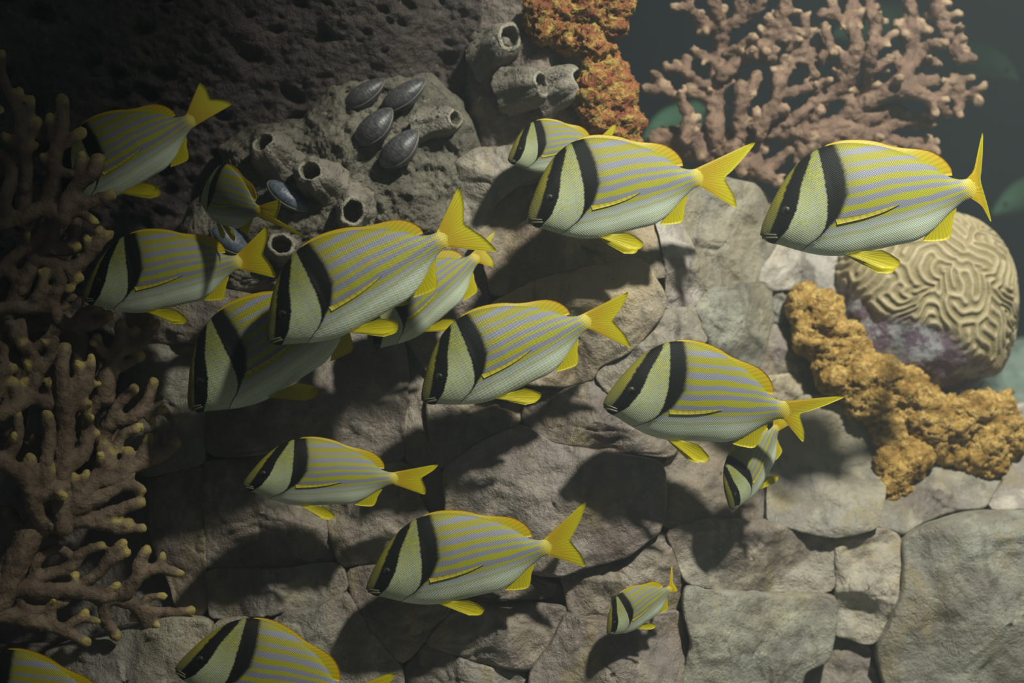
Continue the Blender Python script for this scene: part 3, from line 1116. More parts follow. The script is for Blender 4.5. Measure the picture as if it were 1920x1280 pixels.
def make_barnacle(px, py, Y, axis, R, h, r, label, seed, sx=1.0, tooth=False, flare=1.25, lift=0.0):
    """px, py, Y: centre of the opening; R, h, r in px (= mm)"""
    rs = np.random.RandomState(seed)
    Mx = frame_from(axis, rs.rand() * 6)
    ax = Vector(axis).normalized()
    R, h, r = R / 1000, h / 1000, r / 1000
    for _ in range(3):                       # seat the foot on the rock
        ft = W(px, py, Y) - ax * h
        Y += (reef_y(ft.x, ft.z, ft.y) - ft.y) + 0.004
    Y -= lift
    top = W(px, py, Y)
    root = empty('barnacle', top - ax * h)
    tag(root, label, 'barnacle', None)
    m = 48
    th = np.linspace(0, 2 * np.pi, m, endpoint=False)
    ph = rs.rand() * 6
    def lathe(prof, rib):
        V = []
        for k, (rad, z) in enumerate(prof):
            f = 1 + rib * (0.07 * np.sin(6 * th + ph) + 0.035 * np.sin(17 * th + ph * 2)) * (1 if k else 1)
            P = np.stack([np.cos(th) * 3, np.sin(th) * 3, np.full(m, z * 60 + seed)], 1)
            f = f + 0.07 * fbm(P, 1.6, 3)
            f = f * (1 + 0.10 * np.cos(2 * (th - ph)))
            V.append(np.stack([rad * f * np.cos(th), rad * f * np.sin(th) * sx, np.full(m, z) + 0.04 * h * np.sin(3 * th + ph)], 1))
        return V
    prof = [(R * flare, -0.35 * h), (R * (1 + (flare - 1) * 0.5), -0.1 * h), (R, 0.06 * h), (R * 0.97, 0.30 * h), (R * 0.92, 0.52 * h), (R * 0.85, 0.73 * h), (R * 0.74, 0.88 * h), (max(R * 0.60, r * 1.3), 0.965 * h), (r * 1.28, 0.985 * h)]
    V = lathe(prof, 1.0)
    o = mesh_obj('shell', np.concatenate(V), grid_faces(len(V), m, 0, True), MATS['barnacle'])
    o.matrix_world = Matrix.Translation(top - ax * h) @ Mx
    keep2(o, root)
    prof = [(r * 1.34, 0.965 * h), (r * 1.22, 1.0 * h), (r * 1.08, 1.02 * h), (r * 0.99, 0.985 * h), (r * 0.97, 0.92 * h)]
    V = lathe(prof, 0.5)
    o = mesh_obj('rim', np.concatenate(V), grid_faces(len(V), m, 0, True), MATS['rim'])
    o.matrix_world = Matrix.Translation(top - ax * h) @ Mx
    keep2(o, root)
    prof = [(r * 0.98, 0.93 * h), (r * 1.0, 0.7 * h), (r * 0.95, 0.35 * h), (r * 0.7, 0.08 * h), (r * 0.2, 0.0), (r * 0.01, 0.0)]
    V = lathe(prof, 0.3)
    o = mesh_obj('cavity', np.concatenate(V), grid_faces(len(V), m, 0, True), MATS['barnacle'])
    o.matrix_world = Matrix.Translation(top - ax * h) @ Mx
    keep2(o, root)
    if tooth:
        v, f = ball((r * 0.55, r * 0.5, r * 0.55), (0.1 * r, -0.25 * r, 0.72 * h), 10, 14)
        v = np.array(v)
        v += 0.12 * r * fbm(v * 300, 1.0, 2)[:, None]
        o = mesh_obj('plug', v, f, MATS['barnacle'])
        o.matrix_world = Matrix.Translation(top - ax * h) @ Mx
        keep2(o, root)


def keep2(o, root):
    mw = o.matrix_world.copy()
    o.parent = root
    o.matrix_parent_inverse = Matrix.Translation(-root.location)
    o.matrix_basis = mw


make_barnacle(493, 266, 0.150, (-.32, -.80, .42), 42, 62, 18, 'barnacle with wide dark mouth, highest on the knobbly rock near the pitted face', 1)
make_barnacle(581, 320, 0.140, (-.22, -.92, .22), 45, 60, 19, 'round barnacle above the blue mussel on the knobbly rock', 2)
make_barnacle(661, 397, 0.130, (.04, -.96, -.16), 40, 55, 21, 'round barnacle with dark mouth right of the blue mussel', 3)
make_barnacle(527, 458, 0.130, (.05, -.95, .12), 34, 45, 19, 'pale-rimmed barnacle half hidden between two fish below the blue mussel', 4)
make_barnacle(855, 222, 0.185, (.82, -.50, .14), 35, 58, 17, 'cone-shaped barnacle pointing sideways beside the dark mussels', 5)
make_barnacle(957, 68, 0.150, (.42, -.80, .26), 46, 70, 22, 'barnacle with plugged mouth at the top of the brown rock pillar', 6, tooth=True)
make_barnacle(1017, 158, 0.150, (.72, -.69, .05), 36, 72, 17, 'grey barnacle opening sideways, in front of a bigger one on the pillar', 7, 1.1, lift=0.012)
make_barnacle(1086, 150, 0.225, (.80, -.55, .22), 40, 62, 18, 'big blunt barnacle beside the red-orange sponge', 8, 1.1)


def mussel_material(name, a, b):
    M = Mat(name, 0.33, 0.55)
    P = M.obj()
    sep = M.node('SeparateXYZ')
    M.put(sep.inputs[0], P)
    rings = M.math('SINE', M.math('MULTIPLY_ADD', M.noise(P, 30.0, 2), 6.0, M.math('MULTIPLY', sep.outputs[0], 900.0)))
    n = M.noise(P, 120.0, 4, 0.7)
    c = M.mix(M.ss(n, 0.3, 0.7), a, b)
    c = M.mix(M.math('MULTIPLY', M.ss(rings, 0.2, 1.0), 0.06), c, tuple(min(1, x * 1.7) for x in b))
    c = M.mix(M.math('MULTIPLY', M.ss(n, 0.62, 0.72), 0.5), c, (0.30, 0.28, 0.22))
    M.color(c)
    M.normal(M.bump(rings, 0.1, 0.0006, M.bump(n, 0.5, 0.003)))
    return M.m


MUS = mussel_material('mussel_shell', (0.045, 0.045, 0.05), (0.11, 0.108, 0.115))
MUSB = mussel_material('mussel_shell_blue', (0.06, 0.075, 0.10), (0.15, 0.18, 0.23))
MUSE = plain('mussel_edge', (0.18, 0.17, 0.15), 0.4)


def make_mussel(p0, p1, Y, wid, label, mat, tilt=0.25):
    c0 = W((p0[0] + p1[0]) / 2, (p0[1] + p1[1]) / 2, Y)
    Y = reef_y(c0.x, c0.z, Y) - 0.30 * wid / 1000
    A, B = W(p0[0], p0[1], Y), W(p1[0], p1[1], Y)
    L = (B - A).length * 1.14
    ex = (B - A).normalized()
    ny = Vector((0.1, -0.6, 0.75 + tilt * 0)).normalized()
    ny = (ny - ex * ny.dot(ex)).normalized()
    ez = ex.cross(ny)
    R = Matrix((ex, ny, ez)).transposed().to_4x4()
    root = empty('mussel')
    root.matrix_world = Matrix.Translation((A + B) / 2) @ R
    tag(root, label, 'mussel')
    wd = wid * 1.14 / 1000
    n, m = 26, 24
    for sg in (1, -1):
        V = []
        for i in range(n):
            u = i / (n - 1)
            x = (u - 0.5) * L
            w = wd / 2 * (math.sin(math.pi * min(1, u ** 0.85)) ** 0.5 if 0 < u < 1 else 0.0)
            skew = 0.12 * wd * math.sin(math.pi * u)
            t = wd * 0.44 * (math.sin(math.pi * u ** 0.85) ** 0.7 if 0 < u < 1 else 0.0)
            for j in range(m):
                a = math.pi * j / (m - 1)
                V.append((x, 0.001 * sg + sg * t * math.sin(a) ** 0.9, skew + w * math.cos(a)))
        o = mesh_obj('valve', V, grid_faces(n, m), mat, root)
    # lips where the valves meet
    V = []
    K = 40
    for i in range(K):
        a = 2 * math.pi * i / K
        u = 0.5 - 0.5 * math.cos(a)
        w = wd / 2 * (math.sin(math.pi * min(1, max(0, u) ** 0.85)) ** 0.5 if 0 < u < 1 else 0)
        V.append(((u - 0.5) * L, 0, 0.12 * wd * math.sin(math.pi * u) + (w if a < math.pi else -w)))
    Vt, Ft = tube_verts(np.array(V + V[:1]) * 1.0, 0.0016, 6)
    mesh_obj('shell_edge', Vt, Ft, MUSE, root)


make_mussel((652, 196), (716, 152), 0.185, 42, 'dark mussel next to the pitted rock, farthest from the sideways barnacle', MUS)
make_mussel((722, 202), (792, 152), 0.175, 44, 'long dark mussel directly above the cone-shaped sideways barnacle', MUS)
make_mussel((674, 264), (730, 208), 0.165, 52, 'rounded grey mussel in the lower row of dark mussels', MUS)
make_mussel((720, 306), (778, 248), 0.155, 52, 'rounded grey mussel just below the cone-shaped barnacle', MUS)
make_mussel((508, 344), (572, 392), 0.135, 36, 'blue-grey mussel wedged between three dark-mouthed barnacles', MUSB)
make_mussel((404, 426), (462, 472), 0.140, 46, 'pale blue mussel behind a striped fish tail', MUSB)


# ------------------------------------------------------------------ sponges and corals (voxel-joined lumps and tubes)
def remeshed(V, F, voxel, smooth_it=3, fac=0.5):
    me = bpy.data.meshes.new('tmp')
    me.from_pydata(np.asarray(V).tolist(), [], F)
    o = bpy.data.objects.new('tmp', me)
    COL.objects.link(o)
    md = o.modifiers.new('r', 'REMESH')
    md.mode = 'VOXEL'
    md.voxel_size = voxel
    if smooth_it:
        ms = o.modifiers.new('s', 'SMOOTH')
        ms.factor = fac
        ms.iterations = smooth_it
    dg = bpy.context.evaluated_depsgraph_get()
    dg.update()
    e = o.evaluated_get(dg)
    m2 = bpy.data.meshes.new_from_object(e)
    bpy.data.objects.remove(o)
    bpy.data.meshes.remove(me)
    return m2


def get_co(me):
    a = np.empty(len(me.vertices) * 3, np.float32)
    me.vertices.foreach_get('co', a)
    return a.reshape(-1, 3).astype(float)


def get_no(me):
    a = np.empty(len(me.vertices) * 3, np.float32)
    me.vertices.foreach_get('normal', a)
    return a.reshape(-1, 3).astype(float)


def set_co(me, co):
    me.vertices.foreach_set('co', np.asarray(co, np.float32).ravel())
    me.update()


def lumps(poly, Yf, n, r0, r1, seed):
    rs = np.random.RandomState(seed)
    p = np.asarray(poly, float)
    lo, hi = p.min(0), p.max(0)
    V, F = [], []
    c = 0
    while c < n:
        q = rs.uniform(lo, hi)
        r = rs.uniform(r0, r1)
        sd = sdpoly(q[None], p)[0]
        if sd > -r * 0.55:
            if sd > -6:
                continue
            r = max(8.0, -sd * 1.2)
        ctr = W(q[0], q[1], Yf(q[0], q[1]) + rs.uniform(-0.012, 0.012))
        k = r / 1000 * (DCAM + ctr.y) / DCAM
        v, f = ball((k, k * 0.9, k), ctr, 8, 12)
        F += [tuple(i + len(V) for i in g) for g in f]
        V += v
        c += 1
    return V, F


def make_sponge(name, label, polys, Yfs, mat, seed, voxel=0.0055, amp=0.010, n=None):
    parts = []
    for i, (poly, Yf) in enumerate(zip(polys, Yfs)):
        A = np.asarray(poly, float)
        x, y = A[:, 0], A[:, 1]
        area = abs((x * np.roll(y, -1) - np.roll(x, -1) * y).sum()) / 2
        V, F = lumps(poly, Yf, int(area / 420) + 30, 18, 34, seed + i)
        me = remeshed(V, F, voxel, 2)
        co, no = get_co(me), get_no(me)
        a = fbm(co * np.array([1, 1, 1.5]), 34.0, 4, 0.65)
        b = np.abs(fbm(co * np.array([1, 1, 1.6]) + 5, 80.0, 3, 0.65))
        co = co + no * (amp * (a * 1.3 + 0.7 - b * 2.4))[:, None]
        set_co(me, co)
        me.polygons.foreach_set('use_smooth', np.ones(len(me.polygons), bool))
        me.materials.append(mat)
        me.name = name
        parts.append((me, co))
    ctr = Vector(np.concatenate([c for _, c in parts]).mean(0).tolist())
    if len(parts) == 1:
        me = parts[0][0]
        me.transform(Matrix.Translation(-ctr))
        o = bpy.data.objects.new(name, me)
        o.location = ctr
        COL.objects.link(o)
        tag(o, label, 'sponge')
        return o
    root = empty(name, ctr)
    tag(root, label, 'sponge')
    for me, co in parts:
        me.transform(Matrix.Translation(-ctr))
        o = bpy.data.objects.new('lobe', me)
        COL.objects.link(o)
        o.parent = root
    return root


make_sponge('red_sponge', 'red-orange sponge with yellow lace running down the rock pillar edge',
            [[(985, 15), (1015, -10), (1040, -140), (1170, -140), (1182, 20), (1160, 60), (1150, 95), (1120, 110), (1060, 95), (1010, 70), (985, 45)],
             [(1075, 80), (1150, 70), (1158, 120), (1185, 160), (1190, 210), (1220, 260), (1190, 285), (1130, 255), (1098, 225), (1085, 170), (1098, 120)]],
            [lambda x, y: 0.23, lambda x, y: 0.23 + 0.0006 * max(0, x - 1100)], MATS['sponge_red'], 40)
make_sponge('gold_sponge', 'golden orange sponge wrapped below the brain coral',
            [[(1478, 548), (1500, 538), (1545, 545), (1570, 545), (1600, 600), (1640, 670), (1650, 700), (1590, 740), (1535, 720), (1525, 680), (1495, 640), (1488, 590)],
             [(1540, 680), (1640, 665), (1710, 690), (1745, 730), (1790, 745), (1760, 840), (1720, 900), (1660, 900), (1640, 810), (1590, 770), (1540, 715)],
             [(1745, 750), (1800, 735), (1840, 745), (1880, 715), (1910, 760), (1912, 830), (1890, 870), (1860, 900), (1820, 880), (1760, 865), (1700, 870)],
             [(1650, 850), (1720, 840), (1760, 860), (1700, 905), (1690, 930), (1650, 948), (1634, 925), (1650, 890)]],
            [lambda x, y: 0.455, lambda x, y: 0.445, lambda x, y: 0.45, lambda x, y: 0.42], MATS['sponge_gold'], 60)


def make_coral(name, label, branches, mat, Yf, voxel, seed, rt=0.012, tipr=0.022, nub=0.0, hold=(), wob=0.02, thick=1.12, ampn=0.0015):
    """branches: list of parts, each a list of tubes ((px,py)..., r0, r1, tip) traced along the colony"""
    rs = np.random.RandomState(seed)
    root = None
    metas = []
    for bi, br in enumerate(branches):
        V, F, tips = [], [], []
        for tb in br:
            pts, r0, r1 = tb[0], tb[1], tb[2]
            istip = tb[3] if len(tb) > 3 else 1
            p = np.asarray(pts, float)
            d = np.concatenate([[0], np.cumsum(np.linalg.norm(np.diff(p, axis=0), axis=1))])
            n = max(5, int(d[-1] / 7))
            q = resample(p, n) if len(p) > 2 else np.stack([np.linspace(p[0, 0], p[1, 0], n), np.linspace(p[0, 1], p[1, 1], n)], 1)
            Y = np.array([Yf(x, y) for x, y in q]) + wob * vnoise(np.stack([q[:, 0] / 90.0, q[:, 1] / 90.0, np.full(n, bi * 0.37 + seed)], 1))
            w3 = np.array([W(x, y, yy) for (x, y), yy in zip(q, Y)])
            k = (DCAM + Y) / DCAM / 1000.0
            rad = (np.linspace(r0, r1, n) * thick + 1.2) * k * (1 + 0.10 * vnoise(np.stack([q[:, 0] / 13.0, q[:, 1] / 13.0, np.full(n, 3.3)], 1)))
            v, f = tube_verts(w3, rad, 10)
            F += [tuple(i + len(V) for i in g) for g in f]
            V += v.tolist()
            if istip:
                tips.append(w3[-1])
            if nub > 0:
                L = d[-1]
                for _ in range(rs.poisson(nub * L / 30.0)):
                    i = rs.randint(1, n - 1)
                    tg = w3[min(i + 1, n - 1)] - w3[i - 1]
                    tg /= np.linalg.norm(tg) + 1e-9
                    dr = rs.normal(size=3) * np.array([1, 0.8, 1])
                    dr -= tg * (dr @ tg)
                    dr = dr / (np.linalg.norm(dr) + 1e-9) + tg * 0.6
                    dr /= np.linalg.norm(dr)
                    ln = rad[i] * rs.uniform(1.7, 2.8)
                    e = w3[i] + dr * ln
                    v, f = tube_verts(np.linspace(w3[i], e, 4), np.linspace(rad[i] * 0.75, rad[i] * 0.58, 4), 8)
                    F += [tuple(a + len(V) for a in g) for g in f]
                    V += v.tolist()
                    tips.append(e)
        me = remeshed(V, F, voxel, 2)
        co, no = get_co(me), get_no(me)
        co = co + no * (ampn * fbm(co, 85.0, 3))[:, None]
        set_co(me, co)
        tv = np.zeros(len(co))
        for t in tips:
            tv = np.maximum(tv, sstep(tipr, tipr * 0.35, np.linalg.norm(co - t, axis=1)))
        vec_attr(me, 'tip', np.stack([tv, tv * 0, tv * 0], 1))
        me.polygons.foreach_set('use_smooth', np.ones(len(me.polygons), bool))
        me.materials.append(mat)
        metas.append((me, co))
    allc = np.concatenate([c for _, c in metas])
    base = Vector((float(allc[:, 0].mean()), float(allc[:, 1].max()), float(allc[:, 2].min())))
    root = empty(name, base)
    tag(root, label, 'coral')
    for me, co in metas:
        me.transform(Matrix.Translation(-base))
        o = bpy.data.objects.new('branch', me)
        COL.objects.link(o)
        o.parent = root
    for hx, hy, Yt, r in hold:               # foot that ties the colony to the rock behind it
        Ys = np.linspace(Yf(hx, hy) + 0.005, Yt, 8)
        pts = np.array([W(hx + 6 * math.sin(i), hy + 5 * i / 7, y) for i, y in enumerate(Ys)])
        V, F = tube_verts(pts - np.array(base), np.linspace(r, r * 1.5, 8) / 1000, 14)
        h = mesh_obj('holdfast', V, F, mat, root)
        vec_attr(h.data, 'tip', np.zeros((len(V), 3)))
    return root


def ycoral(base, slope):
    return lambda x, y: base + slope * x


# --- dark coral with yellow tips on the left, four colonies
CA = [
    [([(42, 395), (48, 333), (48, 285), (39, 249), (37, 212), (25, 184), (14, 164), (4, 131), (4, 97)], 12, 6), ([(30, 195), (36, 172)], 8, 7), ([(42, 240), (56, 215), (58, 187)], 8, 8),
     ([(44, 255), (64, 250), (70, 228)], 8, 7), ([(40, 282), (8, 254)], 8, 7), ([(46, 285), (66, 272)], 8, 6)],
    [([(87, 390), (96, 347), (101, 319), (104, 277), (112, 254), (118, 226), (117, 187)], 12, 10), ([(103, 275), (96, 245), (93, 218)], 8, 6), ([(106, 278), (127, 266), (152, 249)], 9, 9), ([(96, 318), (79, 291)], 7, 5),
     ([(101, 322), (134, 326)], 8, 8, 0)],
    [([(118, 410), (132, 370), (152, 341), (174, 325), (184, 299)], 15, 11), ([(146, 335), (152, 291)], 9, 8), ([(135, 386), (174, 378), (208, 365)], 11, 9), ([(130, 395), (155, 402), (180, 417)], 8, 6)],
    [([(-40, 430), (0, 417), (42, 406), (84, 390), (118, 405)], 14, 12, 0), ([(-30, 280), (8, 294), (22, 322), (11, 375), (15, 412)], 10, 10, 0), ([(-30, 330), (-20, 230), (-10, 200), (0, 205)], 9, 7)],
]
CB = [
    [([(17, 590), (42, 532), (67, 490), (93, 454), (101, 405)], 13, 11, 0), ([(93, 454), (118, 465), (141, 437), (143, 415)], 10, 8, 0), ([(100, 470), (130, 472), (149, 463)], 8, 6), ([(10, 500), (40, 470), (70, 440), (80, 405)], 10, 9, 0),
     ([(-40, 540), (10, 505), (40, 530)], 12, 10, 0)],
    [([(67, 490), (98, 496), (135, 502), (163, 482), (184, 456), (187, 434)], 12, 8), ([(180, 460), (205, 438)], 7, 6), ([(165, 470), (162, 444)], 7, 5), ([(125, 500), (140, 525), (150, 522)], 8, 6), ([(112, 540), (134, 543)], 7, 6)],
    [([(-30, 590), (17, 577), (56, 577), (96, 572), (101, 555), (112, 535), (108, 505)], 12, 9, 0), ([(96, 572), (112, 600), (149, 614), (169, 610), (203, 591)], 12, 8), ([(146, 600), (160, 585), (183, 577)], 9, 8), ([(60, 575), (80, 530), (84, 510)], 9, 8)],
    [([(146, 690), (146, 667), (152, 636), (149, 612)], 11, 9, 0), ([(197, 740), (200, 710), (214, 673), (225, 645), (228, 606)], 16, 8), ([(222, 655), (259, 645), (276, 625), (290, 608)], 12, 9), ([(248, 648), (253, 620)], 8, 7),
     ([(212, 672), (188, 655), (182, 634)], 9, 7), ([(225, 690), (267, 668)], 8, 5)],
    [([(190, 830), (197, 811), (214, 789), (242, 786), (267, 766), (287, 716)], 13, 8), ([(205, 795), (225, 755), (252, 730)], 9, 8), ([(262, 772), (306, 768)], 9, 7), ([(150, 800), (175, 760), (197, 735)], 11, 12, 0)],
]
CC = [
    [([(118, 985), (118, 915), (118, 859), (124, 800), (118, 747), (115, 690), (120, 654)], 19, 11), ([(124, 873), (155, 853), (163, 817), (161, 761)], 14, 9), ([(160, 822), (180, 812)], 8, 8),
     ([(120, 775), (138, 745), (146, 718), (147, 683)], 10, 8), ([(118, 790), (140, 760), (163, 728), (171, 672)], 10, 7)],
    [([(130, 950), (180, 896), (194, 862), (194, 834)], 18, 10), ([(175, 900), (219, 899), (242, 881), (270, 864), (304, 853), (329, 831)], 14, 9), ([(262, 868), (272, 840), (280, 820)], 10, 8), ([(205, 890), (232, 870), (241, 845)], 9, 8),
     ([(198, 880), (214, 845)], 8, 7), ([(215, 842), (235, 812), (262, 800)], 8, 7)],
    [([(130, 955), (197, 926), (239, 908), (263, 918)], 16, 9), ([(236, 908), (248, 882)], 8, 8), ([(165, 975), (219, 957), (263, 942)], 10, 9), ([(84, 978), (141, 976), (191, 980), (219, 985), (242, 981)], 16, 8), ([(205, 985), (219, 973)], 8, 7),
     ([(215, 992), (267, 990)], 8, 7), ([(140, 930), (138, 893)], 9, 7), ([(150, 920), (161, 887)], 8, 6)],
    [([(-30, 850), (17, 873), (56, 915), (67, 957), (84, 985)], 14, 14, 0), ([(58, 915), (56, 860)], 11, 9), ([(85, 905), (90, 850), (93, 803), (87, 778)], 12, 9), ([(10, 860), (31, 822), (34, 800), (31, 772)], 12, 7), ([(93, 900), (96, 878)], 8, 7),
     ([(60, 930), (118, 912)], 14, 14, 0)],
    [([(-30, 790), (28, 762), (56, 741), (67, 702), (93, 671), (100, 640)], 13, 9, 0), ([(67, 705), (51, 683)], 8, 7), ([(30, 760), (25, 715)], 10, 8), ([(56, 741), (98, 757), (93, 716)], 10, 8), ([(-30, 700), (0, 695), (25, 690)], 10, 8),
     ([(-20, 640), (2, 650), (4, 690), (-4, 740)], 9, 8, 0), ([(20, 610), (38, 640), (60, 660), (67, 700)], 10, 9, 0), ([(40, 605), (40, 612), (42, 640)], 8, 8)],
]
CD = [
    [([(-20, 1140), (0, 1122), (34, 1044), (70, 990), (115, 962)], 26, 18, 0)],
    [([(20, 1103), (42, 1103), (84, 1108), (141, 1106), (197, 1120), (239, 1128), (270, 1145), (323, 1148), (359, 1144)], 17, 8), ([(268, 1143), (276, 1173), (293, 1197)], 13, 9), ([(262, 1135), (281, 1120), (307, 1117)], 7, 5),
     ([(142, 1108), (140, 1078)], 9, 6), ([(195, 1125), (197, 1159), (218, 1192)], 11, 9)],
    [([(190, 1120), (239, 1106), (262, 1077), (298, 1066), (338, 1075)], 15, 7), ([(297, 1066), (305, 1040)], 9, 6), ([(255, 1085), (262, 1055), (275, 1030)], 12, 8)],
    [([(150, 1100), (191, 1066), (214, 1030), (231, 1018)], 11, 7), ([(205, 1055), (239, 1035)], 8, 6), ([(42, 1103), (84, 1080), (126, 1066), (157, 1035), (190, 1022)], 14, 8), ([(60, 1090), (70, 1050), (110, 1030), (130, 1040)], 10, 8, 0)],
    [([(-20, 1155), (0, 1153), (56, 1165), (112, 1179), (163, 1204)], 15, 7), ([(120, 1180), (150, 1160), (182, 1164)], 9, 6), ([(34, 1117), (48, 1139), (93, 1139), (124, 1125)], 10, 8, 0), ([(95, 1140), (100, 1175)], 9, 8, 0), ([(150, 1160), (160, 1148)], 7, 6)],
]
def deeper(branches, dx, dy, xmax):
    out = []
    for br in branches:
        t = [([(x + dx, y + dy) for x, y in tb[0]], tb[1], tb[2], 0) for tb in br if max(p[0] for p in tb[0]) < xmax]
        if t:
            out.append(t)
    return out


make_coral('branching_coral', 'tall branching coral with yellow tips in front of the pitted rock', CA, MATS['coral_dark'], ycoral(0.02, 0.0001), 0.0042, 1, tipr=0.020, hold=[(46, 352, 0.40, 12), (15, 398, 0.40, 11)], thick=1.15, ampn=0.004)
make_coral('branching_coral', 'netlike brown coral beside the head of a striped fish', CB, MATS['coral_dark'], ycoral(0.055, 0.0003), 0.0042, 2, tipr=0.017, hold=[(40, 545, 0.40, 12), (197, 735, 0.32, 13)], thick=1.2, nub=0.2, ampn=0.004)
make_coral('branching_coral', 'thick-trunked brown coral with fingers spread over the grey stone', CC, MATS['coral_dark'], ycoral(0.00, 0.00045), 0.0042, 3, tipr=0.017, hold=[(98, 984, 0.36, 15)], thick=1.15, nub=0.1, ampn=0.004)
make_coral('branching_coral', 'dim thicket of bare brown coral twigs behind the netlike and thick-trunked corals', deeper(CB, -14, 36, 180) + deeper(CC, 10, -38, 200) + deeper(CB, 22, 140, 180), MATS['coral_dark'], ycoral(0.15, 0.0002), 0.0045, 6, tipr=0.012, hold=[(60, 610, 0.36, 13), (125, 820, 0.34, 13)], thick=1.2, ampn=0.004)
make_coral('branching_coral', 'low sprawling brown coral below the thick-trunked one', CD, MATS['coral_dark'], ycoral(0.03, 0.0003), 0.0042, 4, tipr=0.016, thick=1.12, nub=0.1, ampn=0.004)

